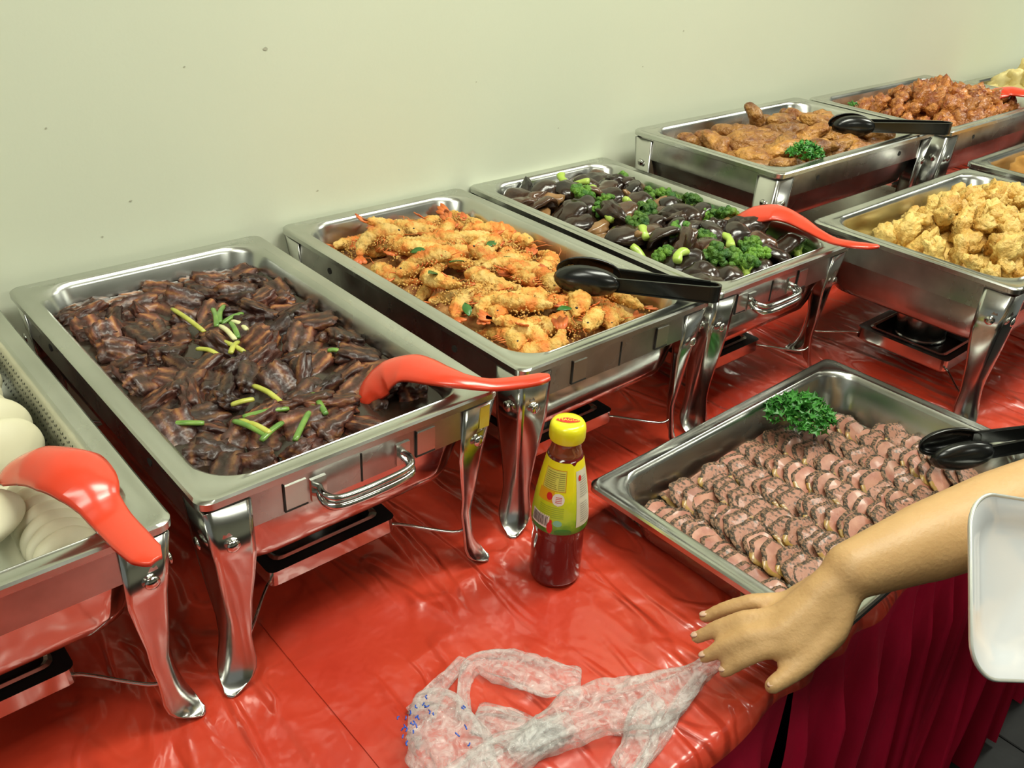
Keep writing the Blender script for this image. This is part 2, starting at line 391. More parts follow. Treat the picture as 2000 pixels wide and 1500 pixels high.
PANS = {
    'bun': (-.350, -.002, ZA, 0, 65), 'pork': (0, 0, ZA, 0, 65), 'shrimp': (.369, .012, ZA, 0, 65), 'mush': (.722, .020, ZA - .004, -.006, 65),
    'wing': (1.187, .085, ZB, -PI / 2, 65), 'orange': (1.735, .065, ZB, -PI / 2, 65), 'fried': (1.172, -.322, ZC, PI / 2, 65), 'cake': (1.750, -.302, ZC, PI / 2, 65),
    'far1': (2.465, -.008, ZA, 0, 65), 'far2': (2.800, -.008, ZA, 0, 65), 'meat': (.560, -.447, .0655, -PI / 2 + .01, 65)}
PLAB = {'pork': 'stainless food pan of dark braised pork beside the white buns', 'shrimp': 'stainless food pan heaped with crumbed orange shrimp',
        'mush': 'stainless food pan of black mushrooms and broccoli', 'wing': 'raised stainless food pan of brown fried chicken wings by the wall',
        'orange': 'raised stainless food pan of glazed orange chicken with dark red spoon', 'fried': 'stainless food pan heaped with pale golden fried nuggets',
        'cake': 'partly cropped steel food pan at right edge behind the fried nuggets', 'far1': 'far steel food pan holding pale yellow fritters at the wall',
        'far2': 'farthest steel food pan, only its corner showing by the wall', 'meat': 'shallow steel tray of sliced pepper roast standing directly on the red sheet'}
for k, (x, y, z, rz, d) in PANS.items():
    if k != 'bun': food_pan(x, y, z, rz, PLAB[k], d)
sl = {'bun': ('steel chafing stand under the perforated bun pan at left', {}), 'pork': ('steel chafing stand with a double loop handle under the braised pork', dict(handle=True, plates=2, hx=-.004)),
      'shrimp': ('steel chafing stand without handle under the shrimp pan', dict(plates=2, hx=.0)), 'mush': ('steel chafing stand with loop handle under the mushroom pan', dict(handle=True, plates=2, hx=-.03)),
      'wing': ('tall steel chafing stand under the chicken wing pan', dict(wpd=.092, deepwall=True)), 'orange': ('tall steel chafing stand under the orange chicken pan', dict(wpd=.092, deepwall=True)),
      'fried': ('steel chafing stand with burner tray under the fried nuggets', dict(deepwall=True)), 'cake': ('steel chafing stand under the cropped pan at the right edge', {}),
      'far1': ('far steel chafing stand under the pale fritters', {}), 'far2': ('farthest steel chafing stand by the wall', {})}
for k, (lb, kw) in sl.items():
    x, y, z, rz, d = PANS[k]; stand(x, y, rz, z - .0005, lb, **kw)
V, F = box(.947, .9475, 0, .001, 0, .001)
# fuel cans on burner trays
can_prof = [(.0001, 0), (.040, 0), (.0425, .002), (.0425, .004), (.041, .006), (.041, .045), (.0425, .047), (.0425, .049), (.036, .0495), (.034, .046), (.012, .046), (.010, .040), (.0001, .040)]
CAN = autosmooth(mesh('fuel_can', *lathe(can_prof, 32), STEEL), 30)
for k, lb, s in (('fried', 'round steel fuel can on the tray beneath the fried nuggets', 1), ('pork', 'dim steel fuel can on the tray beneath the braised pork', 1), ('mush', 'steel fuel can beneath the mushroom pan', 1), ('shrimp', 'steel fuel can beneath the shrimp pan', 1)):
    x, y, z, rz, d = PANS[k]; v = Matrix.Rotation(rz, 3, 'Z') @ Vector((.012, -.10 if rz == 0 else .118, 0))
    v = v if rz == 0 else Matrix.Rotation(rz, 3, 'Z') @ Vector((.012, .104, 0))
    tag(ob('fuel_can', CAN, None, (x + v.x, y + v.y, .0452)), lb, 'fuel can')
# steel shelf lying under the wing stand
shm = autosmooth(mesh('steel_shelf', *loft([rr(.40, .22, .01, 3, 0), rr(.40, .22, .01, 3, .012), rr(.39, .21, .01, 3, .0125), rr(.37, .19, .01, 3, .008)], True, True, True), STEEL), 30)
tag(ob('steel_lid', shm, None, (1.50, .08, .0675)), 'flat grey steel tray lying under the chicken wing stand', 'tray')

# perforated bun pan
bx, by, bz, _, _ = PANS['bun']
tp = thing('perforated_pan', 'perforated steel pan of white buns at the left edge', 'food pan', (bx, by, bz))
ob('pan_shell', PANME[65], tp)
V = []; F = []
for side in (-1, 1):
    for r in range(4):
        for k in range(46):
            y = -.20 + .4 * k / 45 + (.004 if r % 2 else 0); f = .012 + r * .0085; inset = .0245 + (f - .007) * .0061 / .0245 + .0009
            xx = side * (PW / 2 - inset); z = -f
            pts = [(xx, y + .0016 * math.cos(a), z + .0016 * math.sin(a)) for a in [i * PI / 3 for i in range(6)]]
            V, F = merge((V, F), (pts, [tuple(range(6)) if side < 0 else tuple(range(5, -1, -1))]))
tag(ob('perforations', mesh('perforations', V, F, HOLE, False), tp), kind='stuff')

# ================================================================ food helpers
def lump(name, seed, size, m, amp=.25, fr=1.6, fine=.06, sub=3, p=2., ridged=False, flat=0):
    bm = bmesh.new(); bmesh.ops.create_icosphere(bm, subdivisions=sub, radius=1)
    o = Vector((seed * 7.3, seed * 3.1, seed * 1.7))
    for v in bm.verts:
        c = v.co.copy(); k = (abs(c.x) ** p + abs(c.y) ** p + abs(c.z) ** p) ** (-1 / p)
        c *= k
        d = 1 + amp * noise.noise(v.co * fr + o) + amp * .6 * noise.noise(v.co * fr * 2.1 + o) + fine * noise.noise(v.co * 7 + o)
        if ridged: d -= amp * .5 * (1 - min(1, abs(noise.noise(v.co * 2.3 + o)) * 4))
        c *= d
        if flat and c.z < -flat: c.z = -flat
        v.co = Vector((c.x * size[0], c.y * size[1], c.z * size[2]))
    me = bpy.data.meshes.new(name); bm.to_mesh(me); bm.free(); me.materials.append(m)
    me.polygons.foreach_set('use_smooth', [True] * len(me.polygons)); return me
def bed(name, cx, cy, w, l, zc, ze, m, seed, amp=.006, label=None, cat=None, fr=40, r=.03):
    n = 44; V = []; F = []
    for i in range(n + 1):
        for j in range(n + 1):
            a, b = -1 + 2 * i / n, -1 + 2 * j / n
            # keep to the rounded corners of the pan
            x, y = a * w / 2, b * l / 2
            ex, ey = w / 2 - r, l / 2 - r
            if abs(x) > ex and abs(y) > ey:
                dx, dy = abs(x) - ex, abs(y) - ey; mx = max(dx, dy); d = math.hypot(dx, dy)
                if d > 0: x = math.copysign(ex + dx / d * mx, x); y = math.copysign(ey + dy / d * mx, y)
            k = 1 - max(a * a, b * b)
            V.append((x, y, ze + (zc - ze) * min(1, k * 1.3) + amp * noise.noise(Vector((x * fr, y * fr, seed)))))
    for i in range(n):
        for j in range(n): F.append((i * (n + 1) + j, (i + 1) * (n + 1) + j, (i + 1) * (n + 1) + j + 1, i * (n + 1) + j + 1))
    o = ob(name, mesh(name, V, F, m), None, (cx, cy, 0)); return tag(o, label, cat, None, 'stuff')
def grid(cx, cy, w, l, px, py, jit, rr_=.03):
    """rows run parallel to the wall; row 0 is nearest the wall, column 0 leftmost"""
    nr = max(1, round(l / py)); out = []
    for r in range(nr):
        nc = max(1, round(w / px)) - (r % 2)
        row = []
        for c in range(nc):
            x = (-w / 2 + w * (c + .5) / nc) + rnd.uniform(-jit, jit) * px * .5; y = l / 2 - l * (r + .5) / nr + rnd.uniform(-jit, jit) * py * .5
            row.append(x)
            out.append((r, c, cx + max(-w / 2, min(w / 2, x)), cy + max(-l / 2, min(l / 2, y)), 1 - max((2 * x / w) ** 2, (2 * y / l) ** 2)))
    return out
def inside(x, y, key, rz, hl, hw_=.012, mx=.136, my=.238):
    """keep a long piece of half length hl clear of the pan walls"""
    cx, cy, _, pr_, _ = PANS[key]; a, b = (mx, my) if abs(pr_) < .1 else (my, mx)
    ex = hl * abs(math.cos(rz)) + hw_ * abs(math.sin(rz)); ey = hl * abs(math.sin(rz)) + hw_ * abs(math.cos(rz))
    return cx + max(-a + ex, min(a - ex, x - cx)), cy + max(-b + ey, min(b - ey, y - cy))
def olabel(desc, r, c): return f'{desc}, {ORD[c]} from left in the {ORD[r]} row from the wall'

# ---------------------------------------------------------------- braised pork
def pork_mat():
    m = bpy.data.materials.new('braised_pork'); m.use_nodes = True; nt = m.node_tree; p = nt.nodes['Principled BSDF']; L = nt.links.new
    tc = nn(nt, 'ShaderNodeTexCoord'); oi = nn(nt, 'ShaderNodeObjectInfo')
    w = nn(nt, 'ShaderNodeTexWave', bands_direction='Y'); w.inputs['Scale'].default_value = 22; w.inputs['Distortion'].default_value = 2.5; w.inputs['Detail'].default_value = 3; w.inputs['Detail Scale'].default_value = 1.5
    L(tc.outputs['Object'], w.inputs['Vector'])
    r = nn(nt, 'ShaderNodeValToRGB'); L(w.outputs['Fac'], r.inputs[0]); cr = r.color_ramp
    cr.elements[0].position = 0; cr.elements[0].color = (.030, .008, .006, 1); cr.elements[1].position = 1; cr.elements[1].color = (.27, .115, .04, 1)
    e = cr.elements.new(.45); e.color = (.085, .026, .015, 1); e = cr.elements.new(.8); e.color = (.15, .045, .022, 1)
    n = nn(nt, 'ShaderNodeTexNoise'); n.inputs['Scale'].default_value = 45; n.inputs['Detail'].default_value = 5; L(tc.outputs['Object'], n.inputs['Vector'])
    r2 = nn(nt, 'ShaderNodeValToRGB'); L(n.outputs['Fac'], r2.inputs[0]); r2.color_ramp.elements[0].position = .36; r2.color_ramp.elements[1].position = .58
    mx = nn(nt, 'ShaderNodeMix', data_type='RGBA'); L(r2.outputs[0], mx.inputs[0]); mx.inputs[6].default_value = (.030, .011, .007, 1); L(r.outputs[0], mx.inputs[7])
    hs = nn(nt, 'ShaderNodeHueSaturation'); L(mx.outputs[2], hs.inputs['Color'])
    mr = nn(nt, 'ShaderNodeMapRange'); L(oi.outputs['Random'], mr.inputs[0]); mr.inputs[3].default_value = .55; mr.inputs[4].default_value = 1.7; L(mr.outputs[0], hs.inputs['Value'])
    L(hs.outputs[0], p.inputs['Base Color']); p.inputs['Roughness'].default_value = .42; p.inputs['Coat Weight'].default_value = .12; p.inputs['Coat Roughness'].default_value = .15
    b = nn(nt, 'ShaderNodeBump'); b.inputs['Strength'].default_value = 1; b.inputs['Distance'].default_value = .004; L(n.outputs['Fac'], b.inputs['Height']); L(b.outputs[0], p.inputs['Normal'])
    return m
PORKM = pork_mat()
SAUCE = mat('dark_braising_sauce', (.020, .012, .008), .24, c2=(.035, .020, .012), scale=14, coat=.2, bump=.5, bscale=30, bdist=.003)
x0, y0, z0, _, _ = PANS['pork']
bed('braising_sauce', x0, y0, .277, .481, ZA - .028, ZA - .028, SAUCE, 1, .0014, 'dark glossy braising sauce pooled around the pork', 'sauce', 30, .04)
PK = [lump('pork', i, (.026 * rnd.uniform(.75, 1.15), .0165 * rnd.uniform(.8, 1.15), .0095 * rnd.uniform(.8, 1.2)), PORKM, .22, 2.2, .16, 4, 7, False) for i in range(10)]
for r, c, x, y, k in grid(x0, y0 + .006, .256, .450, .0315, .0285, .8):
    if y < y0 - .17 and rnd.random() < .38: continue
    rz_ = rnd.uniform(0, PI); x, y = inside(x, y, 'pork', rz_, .028)
    o = ob('braised_pork', rnd.choice(PK), None, (x, y, ZA - .0300 + rnd.uniform(-.005, .004)), (rnd.gauss(0, .5 if r else .15), rnd.gauss(0, .3 if r else .1), rz_))
    tag(o, olabel('dark braised pork piece', r, c), 'meat', 'braised pork pieces in the dark sauce')
SCG = mat('scallion_green', (.09, .21, .035), .3, c2=(.20, .34, .06), scale=60, coat=.2)
SCY = mat('scallion_yellow_green', (.40, .42, .05), .3, c2=(.52, .52, .10), scale=60, coat=.2)
SCW = mat('scallion_white', (.75, .72, .42), .3, c2=(.62, .62, .28), scale=60, coat=.2)
Z1 = lambda a, b: (a / 3.3333, 450 + b / 3.3333)
Z3 = lambda a, b: (400 + a / 2.727, 600 + b / 2.727)
sc_list = [(Z1(1120, 510), Z1(1330, 660), SCY, 'long yellow-green scallion strip, farthest left of the upper cluster'), (Z1(1385, 510), Z1(1410, 625), SCG, 'short upright green scallion piece at top of the cluster'),
    (Z1(1460, 490), Z1(1430, 600), SCG, 'thin green scallion piece leaning right at top of the cluster'), (Z1(1580, 540), Z1(1440, 610), SCG, 'dark green scallion sliver crossing behind the white piece'),
    (Z1(1510, 590), Z1(1610, 650), SCW, 'white scallion piece at the right of the upper cluster'), (Z1(1430, 620), Z1(1530, 710), SCW, 'creamy white scallion piece in the middle of the cluster'),
    (Z1(1500, 600), Z1(1550, 700), SCG, 'green scallion piece lying across the two white ones'), (Z1(1410, 710), Z1(1590, 790), SCY, 'yellow scallion strip at the bottom of the upper cluster'),
    (Z1(1550, 725), Z1(1500, 800), SCY, 'stubby bright yellow scallion piece crossing the yellow strip'), (Z1(1280, 770), Z1(1430, 820), SCY, 'faint yellow scallion strip left of the cluster on the pork'),
    (Z1(1650, 1010), Z1(1850, 1140), SCY, 'yellow-green scallion strip above the green one, lower cluster'), (Z1(1880, 1160), Z1(1580, 1215), SCG, 'long dark green scallion strip in the lower cluster'),
    (Z1(1520, 1240), Z1(1740, 1340), SCG, 'green scallion strip slanting down, lower left cluster'), (Z1(1560, 1235), Z1(1760, 1320), SCY, 'lighter scallion strip beside the slanting green one'),
    (Z1(1840, 1250), Z1(1700, 1370), SCG, 'green scallion piece crossing the two slanting strips'), (Z1(1110, 1255), Z1(1330, 1255), SCG, 'half sunk green scallion strip nearest the pan left side'),
    (Z3(575, 460), Z3(645, 570), SCG, 'broad green scallion leaf piece nearest the red spoon'), (Z3(580, 520), Z3(480, 710), SCG, 'long pale green scallion strip below the broad leaf piece'),
    (Z3(140, 520), Z3(260, 490), SCY, 'small pale scallion sliver left of the lower cluster'), (Z3(655, 232), Z3(735, 240), SCG, 'lone small scallion sliver right of the upper cluster')]
for (a, b, m, lb) in sc_list:
    zz = ZA - .0165; A = at(*a, zz); B = at(*b, zz + rnd.uniform(-.003, .003)); Mid = (A + B) / 2 + Vector((rnd.uniform(-.002, .002), rnd.uniform(-.002, .002), .002))
    P = spline([A - Mid, Vector((0, 0, 0)), B - Mid], 4)
    V, F = tube(P, [.0026] + [.0034] * (len(P) - 2) + [.0028], 8, .7)
    tag(ob('scallion', mesh('scallion', V, F, m), None, Mid), lb, 'scallion', 'scallion pieces on the pork')

# ---------------------------------------------------------------- shrimp
SHM = mat('crumbed_shrimp', (.66, .20, .035), .6, c2=(.66, .38, .09), scale=36, cpos=(.38, .52), c3=(.72, .47, .15), bump=1.0, bscale=190, jit=.12, bdist=.0035, spec=.35)
SHT = mat('shrimp_tail', (.62, .12, .03), .4, c2=(.75, .22, .05), scale=60)
EYE = mat('shrimp_eye', (.012, .012, .012), .3)
def shrimp_body(seed, curl, Ln=.088):
    rg = random.Random(seed); n = 64; m = 22; rings = []; axis = []
    ang = math.radians(curl); R = Ln / ang
    for i in range(n + 1):
        t = i / n; a = -ang / 2 + ang * t
        # straighter toward the head
        p = Vector((R * math.sin(a), R * (math.cos(a)) - R * .75, .004 * math.sin(t * PI))); tn = Vector((math.cos(a), -math.sin(a), 0)); s = Vector((math.sin(a), math.cos(a), 0))
        r = np.interp(t, [0, .06, .2, .45, .62, .8, .93, 1], [.003, .0050, .0075, .0105, .0122, .0112, .006, .0012])
        seg = 1 + .07 * abs(math.sin(t * PI * 7)) if t < .62 else 1.04
        ring = []
        for k in range(m):
            th = 2 * PI * k / m; d = s * math.cos(th) * 1.05 + Vector((0, 0, 1)) * math.sin(th) * .92
            q = p + d * r * seg
            q += d * (.0026 * noise.noise(q * 130 + Vector((seed, 0, 0))) + .0022 * noise.noise(q * 330 + Vector((seed, 2, 0))) + .0014 * noise.noise(q * 620 + Vector((seed, 4, 0)))) * min(1, r / .006)
            ring.append(q)
        rings.append(ring); axis.append((p, tn, s, r))
    return rings, axis
SHV = []
for i, cu in enumerate((35, 60, 90, 120, 75, 150)):
    rings, ax = shrimp_body(i + 1, cu)
    body = mesh('body', *loft(rings, True, True, True), SHM)
    p, tn, s, r = ax[0]; parts = []
    for dz in (-.5, .05, .55):
        d = (-tn + s * dz * .9).normalized(); q = Vector((0, 0, 1)); sd = d.cross(q)
        pts = [p + sd * -.0025, p + d * .008 + sd * -.0042, p + d * .017 + sd * -.003 + q * .002, p + d * .020 + q * .003, p + d * .017 + sd * .003 + q * .002, p + d * .008 + sd * .0042, p + sd * .0025]
        V = [x + q * .0009 for x in pts] + [x - q * .0009 for x in pts]
        F = [tuple(range(7)), tuple(range(13, 6, -1))] + [(j, j + 7, (j + 1) % 7 + 7, (j + 1) % 7) for j in range(7)]
        parts.append((V, F))
    tail = mesh('tail', *merge(*parts), SHT)
    p, tn, s, r = ax[-7]; eyes = [tuple(p + s * (.0045 * 0 + .001) + Vector((0, 0, sg * .0052))) for sg in (1, -1)]
    lg = []
    for k in (24, 30, 36, 42, 48):
        p, tn, s, r = ax[k]
        lg.append(tube([p - s * r * .7, p - s * (r + .006) + tn * .003 + Vector((0, 0, .002)), p - s * (r + .010) - tn * .002 + Vector((0, 0, .0))], [.0013, .0009, .0004], 5))
    p, tn, s, r = ax[-1]
    lg.append(tube([p - tn * .004, p + tn * .012 + s * .004 + Vector((0, 0, .004)), p + tn * .020 + s * .014], [.0008, .0005, .0003], 4))
    SHV.append((body, tail, eyes, mesh('legs', *merge(*lg), SHT)))
EYEME = mesh('eye', *lathe([(.0001, .0019), (.0014, .0012), (.0019, 0), (.0014, -.0012), (.0001, -.0019)], 10), EYE)
x0, y0, z0, _, _ = PANS['shrimp']
bed('fried_crumbs', x0, y0, .262, .468, ZA - .030, ZA - .052, mat('crumb_bed', (.28, .09, .025), .7, c2=(.55, .29, .09), scale=60, bump=.8, bscale=160), 2, .016, 'golden fried crumbs under the shrimp', 'crumbs', 60, .035)
def put_shrimp(x, y, z, rot, lb, v=None, s=1.):
    body, tail, eyes, lgs = SHV[v if v is not None else rnd.randrange(len(SHV))]
    t = thing('fried_shrimp', lb, 'shrimp', (x, y, z), 0, 'crumbed fried shrimp in the pan'); t.rotation_euler = rot; t.scale = (s, s, s)
    ob('body', body, t); ob('tail', tail, t); tag(ob('legs', lgs, t), kind='stuff')
    for e in eyes: ob('eye', EYEME, t, e)
for r, c, x, y, k in grid(x0, y0, .224, .436, .046, .0265, .85):
    z = ZA - .040 + .034 * min(1, k * 1.7) + rnd.uniform(-.003, .005)
    rz_ = rnd.choice((0, PI)) + rnd.gauss(-.5, .8); x, y = inside(x, y, 'shrimp', rz_, .060, .020)
    put_shrimp(x, y, z, (rnd.gauss(0, .25), rnd.gauss(0, .2), rz_), olabel('crumbed fried shrimp', r, c), None, rnd.uniform(.88, 1.08))
# crumbs scattered over the shrimp
CR = mat('golden_crumb', (.66, .40, .11), .6, c2=(.52, .26, .06), scale=90)
V = []; F = []
for i in range(5200):
    a, b = rnd.uniform(-.118, .118), rnd.uniform(-.222, .222); k = 1 - max((a / .12) ** 2, (b / .225) ** 2)
    cl = noise.noise(Vector((a * 26, b * 26, 9)))
    if cl < -.02: continue
    z = ZA - .034 + .036 * min(1, k * 1.7) + rnd.uniform(-.004, .004); s = rnd.uniform(.0010, .0024)
    V, F_ = V, None
    o = len(V); V += [(x0 + a + s * dx, y0 + b + s * dy, z + s * dz) for dx, dy, dz in ((1, 0, 0), (-.6, .9, 0), (-.6, -.8, .1), (0, 0, .9), (0, .1, -.9))]
    F += [(o, o + 1, o + 3), (o + 1, o + 2, o + 3), (o + 2, o, o + 3), (o + 1, o, o + 4), (o + 2, o + 1, o + 4), (o, o + 2, o + 4)]
tag(ob('golden_crumbs', mesh('golden_crumbs', V, F, CR)), 'loose golden crumbs strewn over the shrimp', 'crumbs', None, 'stuff')
LEAF = mat('curry_leaf', (.03, .12, .02), .3, c2=(.05, .17, .03), scale=80)
V = []; F = []
for i in range(9):
    t = i / 8; w = .0055 * math.sin(PI * min(1, t + .02)) ** .8 + .0003
    V += [(-.011 + .022 * t, -w, .0015 * math.sin(t * 3)), (-.011 + .022 * t, 0, .0015 * math.sin(t * 3) - .0010), (-.011 + .022 * t, w, .0015 * math.sin(t * 3) + .0005)]
for i in range(8):
    for j in (0, 1): F.append((3 * i + j, 3 * i + 3 + j, 3 * i + 4 + j, 3 * i + 1 + j))
LME = mesh('curry_leaf', V, F, LEAF)
for (u, v, lb) in ((892, 511, 'beside the central shrimp'), (816, 490, 'left of the central shrimp'), (990, 503, 'right of the shrimp centre'), (925, 528, 'in the middle of the heap'), (846, 534, 'below the left shrimp'), (960, 477, 'on the long shrimp at the right'), (1102, 604, 'below the black tongs'), (912, 604, 'in the lower left of the heap'), (1090, 540, 'under the tongs tip')):
    o = ob('curry_leaf', LME, None, at(u, v, ZA + .006), (rnd.gauss(0, .3), rnd.gauss(0, .3), rnd.uniform(0, 6))); solid(o, .0006); tag(o, 'dark green curry leaf ' + lb, 'leaf', 'curry leaves on the shrimp')

# ---------------------------------------------------------------- mushrooms and broccoli
MUM = mat('braised_mushroom', (.014, .008, .006), .24, c2=(.040, .019, .010), scale=30, coat=.35, bump=.5, bscale=55, jit=.4, bdist=.003)
MUB = mat('brown_mushroom', (.045, .02, .012), .22, c2=(.10, .045, .022), scale=30, coat=.5, bump=.5, bscale=60, jit=.2)
SLM = mat('straw_mushroom', (.16, .075, .028), .25, c2=(.34, .18, .07), scale=30, coat=.4, jit=.2, bump=.2)
BRH = mat('broccoli_head', (.025, .11, .012), .5, c2=(.13, .27, .02), scale=50, bump=1., bscale=260, jit=.3, bdist=.004)
BRS = mat('broccoli_stem', (.36, .52, .07), .35, c2=(.47, .60, .12), scale=40, coat=.2)
def cap_mesh(seed, R, m):
    n = 28; rings = []; rg = Vector((seed * 3.3, 1, 2))
    for f, z in ((.001, .52), (.3, .50), (.55, .43), (.75, .32), (.9, .16), (1, -.02), (.97, -.14), (.86, -.19), (.7, -.10), (.35, -.03), (.001, 0)):
        rings.append([Vector((R * f * (1 + .16 * noise.noise(Vector((math.cos(a), math.sin(a), f * .4)) * 1.3 + rg)) * math.cos(a), R * f * (1 + .16 * noise.noise(Vector((math.cos(a), math.sin(a), f * .4)) * 1.3 + rg)) * math.sin(a),
            R * (z + .13 * noise.noise(Vector((f * math.cos(a), f * math.sin(a), 0)) * 2.1 + rg)))) for a in [2 * PI * k / n for k in range(n)]])
    return mesh('cap', *loft(rings[::-1], True, True, True), m)
CAPS = [cap_mesh(i, .031 * rnd.uniform(.85, 1.12), MUB if i in (2, 6) else MUM) for i in range(8)]
FOLD = [lump('folded_mushroom', 40 + i, (.032, .023, .014), MUB if i == 1 else MUM, .5, 1.4, .1, 3, 2.2, True) for i in range(4)]
SLI = [lump('mushroom_slice', 60 + i, (.021, .012, .006), SLM, .35, 1.3, .04, 3, 2.5) for i in range(4)]
BROC = []
for i in range(4):
    rg = random.Random(i + 90); parts = []
    for k in range(26):
        d = Vector((rg.gauss(0, 1), rg.gauss(0, 1), abs(rg.gauss(0, 1)) * .8)).normalized(); c = Vector((d.x * .0165, d.y * .0165, .013 + d.z * .010)); r = rg.uniform(.004, .0065)
        bm = bmesh.new(); bmesh.ops.create_icosphere(bm, subdivisions=2, radius=r)
        for v in bm.verts: v.co = c + v.co * (1 + .35 * noise.noise(v.co * 420 + c * 100))
        parts.append(([v.co.copy() for v in bm.verts], [tuple(v.index for v in f.verts) for f in bm.faces])); bm.free()
    parts.append((lambda b: b)(([Vector((.0145 * math.cos(a) * f, .0145 * math.sin(a) * f, z)) for f, z in ((.5, .003), (1, .010), (.9, .020), (.3, .024)) for a in [k * PI / 5 for k in range(10)]],
                  [(q * 10 + k, q * 10 + (k + 1) % 10, q * 10 + 10 + (k + 1) % 10, q * 10 + 10 + k) for q in range(3) for k in range(10)])))
    head = mesh('head', *merge(*parts), BRH)
    st = [tube(spline([(0, 0, -.020), (.001, 0, -.006), (0, 0, .006)], 3), [.0065, .006, .006, .0062, .0065, .007, .008], 10)]
    for k in range(4):
        a = k * PI / 2 + .4; st.append(tube([(0, 0, -.003), (.006 * math.cos(a), .006 * math.sin(a), .005), (.011 * math.cos(a), .011 * math.sin(a), .012)], [.003, .0032, .003], 7))
    BROC.append((head, mesh('stem', *merge(*st), BRS)))
STK = [mesh('stalk', *tube(spline([(-.018, 0, 0), (0, .003, .002), (.018, -.002, 0)], 4), [.0055, .006, .0065, .006, .0055, .006, .007, .0075, .006], 10, .8), BRS)]
x0, y0, z0, _, _ = PANS['mush']
bed('mushroom_gravy', x0, y0, .27, .475, ZA - .028, ZA - .044, mat('mushroom_gravy', (.045, .022, .012), .3, c2=(.09, .05, .02), scale=30, coat=.4, bump=.4), 3, .006, 'brown gravy under the mushrooms and broccoli', 'sauce', 50, .035)
for r, c, x, y, k in grid(x0, y0, .242, .444, .036, .030, .8):
    z = ZA - .036 + .024 * min(1, k * 1.8) + rnd.uniform(-.002, .005); q = rnd.random(); edge = .22 if (x < x0 - .05) else 0
    if q < .44 - edge * .6:
        t = thing('mushroom', olabel('glossy black mushroom cap', r, c), 'mushroom', (x, y, z), 0, 'black mushrooms in the pan'); t.rotation_euler = (rnd.gauss(0, .45), rnd.gauss(0, .45), rnd.uniform(0, 6))
        ob('cap', rnd.choice(CAPS), t)
        ob('stem', mesh('stem', *tube([(0, 0, -.001), (.001, 0, -.006), (.002, 0, -.010)], [.005, .0045, .004], 8), MUB) if 'mstem' not in globals() else mstem, t); mstem = t.children[1].data if len(t.children) > 1 else mstem
    elif q < .58 - edge * .8:
        tag(ob('folded_mushroom', rnd.choice(FOLD), None, (x, y, z + .002), (rnd.gauss(0, .5), rnd.gauss(0, .5), rnd.uniform(0, 6))), olabel('wrinkled folded black mushroom', r, c), 'mushroom', 'folded black mushrooms in the pan')
    elif q < .69:
        tag(ob('mushroom_slice', rnd.choice(SLI), None, (x, y, z + .001), (rnd.gauss(0, .5), rnd.gauss(0, .5), rnd.uniform(0, 6))), olabel('light brown mushroom slice', r, c), 'mushroom', 'light brown mushroom slices')
    elif q < .95:
        t = thing('broccoli_floret', olabel('green broccoli floret', r, c), 'broccoli', (x, y, z + .001), 0, 'broccoli florets in the pan'); t.rotation_euler = (rnd.gauss(0, .7), rnd.gauss(0, .7), rnd.uniform(0, 6)); s = rnd.uniform(.8, 1.1); t.scale = (s, s, s)
        h, s_ = rnd.choice(BROC); ob('head', h, t); ob('stem', s_, t)
    else:
        tag(ob('broccoli_stalk', STK[0], None, (x, y, z + .013), (rnd.gauss(0, .3), rnd.gauss(0, .5), rnd.uniform(0, 6))), olabel('pale green broccoli stalk', r, c), 'broccoli', 'pale broccoli stalks')
for q_, (u, v, a) in enumerate(((1100, 350, 1.4), (1160, 375, 1.2), (1192, 420, 1.3), (1250, 408, .4), (1272, 416, .5), (1258, 455, 1.1), (1330, 500, .3), (1428, 462, .2))):
    tag(ob('broccoli_stalk', STK[0], None, at(u, v, ZA - .001), (rnd.gauss(0, .2), -.4, a), (.72, 1.2, 1.1)), f'bright yellow-green broccoli stalk on top of the mushrooms, {ORD[q_]} from the left', 'broccoli', 'bright stalks atop the mushrooms')

# ---------------------------------------------------------------- fried food
WM = mat('fried_wing', (.19, .06, .014), .42, c2=(.52, .25, .055), scale=34, cpos=(.34, .66), coat=.1, bump=1, bscale=110, jit=.25, bdist=.007)
OM = mat('glazed_chicken', (.25, .055, .012), .36, c2=(.58, .22, .045), scale=60, cpos=(.35, .65), coat=.2, bump=1, bscale=130, jit=.2, bdist=.007)
FM = mat('golden_batter', (.58, .30, .055), .55, c2=(.72, .50, .15), scale=26, cpos=(.34, .6), bump=1, bscale=120, jit=.1, bdist=.006)
CM = mat('orange_cutlet', (.55, .24, .05), .5, c2=(.70, .38, .10), scale=24, bump=.8, bscale=90, jit=.1)
GM = mat('pale_fritter', (.62, .47, .16), .55, c2=(.80, .68, .32), scale=24, bump=.9, bscale=100, jit=.1)
def wing(seed):
    rg = Vector((seed * 5.1, 0, 0)); P = spline([(-.046, .004, 0), (-.025, -.004, .003), (0, -.004, .004), (.025, .002, .002), (.046, .010, 0)], 6); n = len(P); rings = []
    for i, p in enumerate(P):
        t = i / (n - 1); r = np.interp(t, [0, .05, .25, .5, .75, .93, 1], [.003, .009, .0165, .0175, .0135, .0095, .004])
        tn = (P[min(i + 1, n - 1)] - P[max(i - 1, 0)]).normalized(); s = Vector((-tn.y, tn.x, 0)).normalized()
        rings.append([p + (s * math.cos(a) * 1.1 + Vector((0, 0, 1)) * math.sin(a) * .8) * r * (1 + .45 * noise.noise(Vector((t * 4, math.cos(a), math.sin(a))) + rg) + .3 * noise.noise(Vector((t * 9, math.cos(a) * 2.5, math.sin(a) * 2.5)) + rg)) for a in [2 * PI * k / 18 for k in range(18)]])
    return mesh('fried_wing', *loft(rings, True, True, True), WM)
WG = [wing(i) for i in range(6)]
x0, y0, z0, _, _ = PANS['wing']
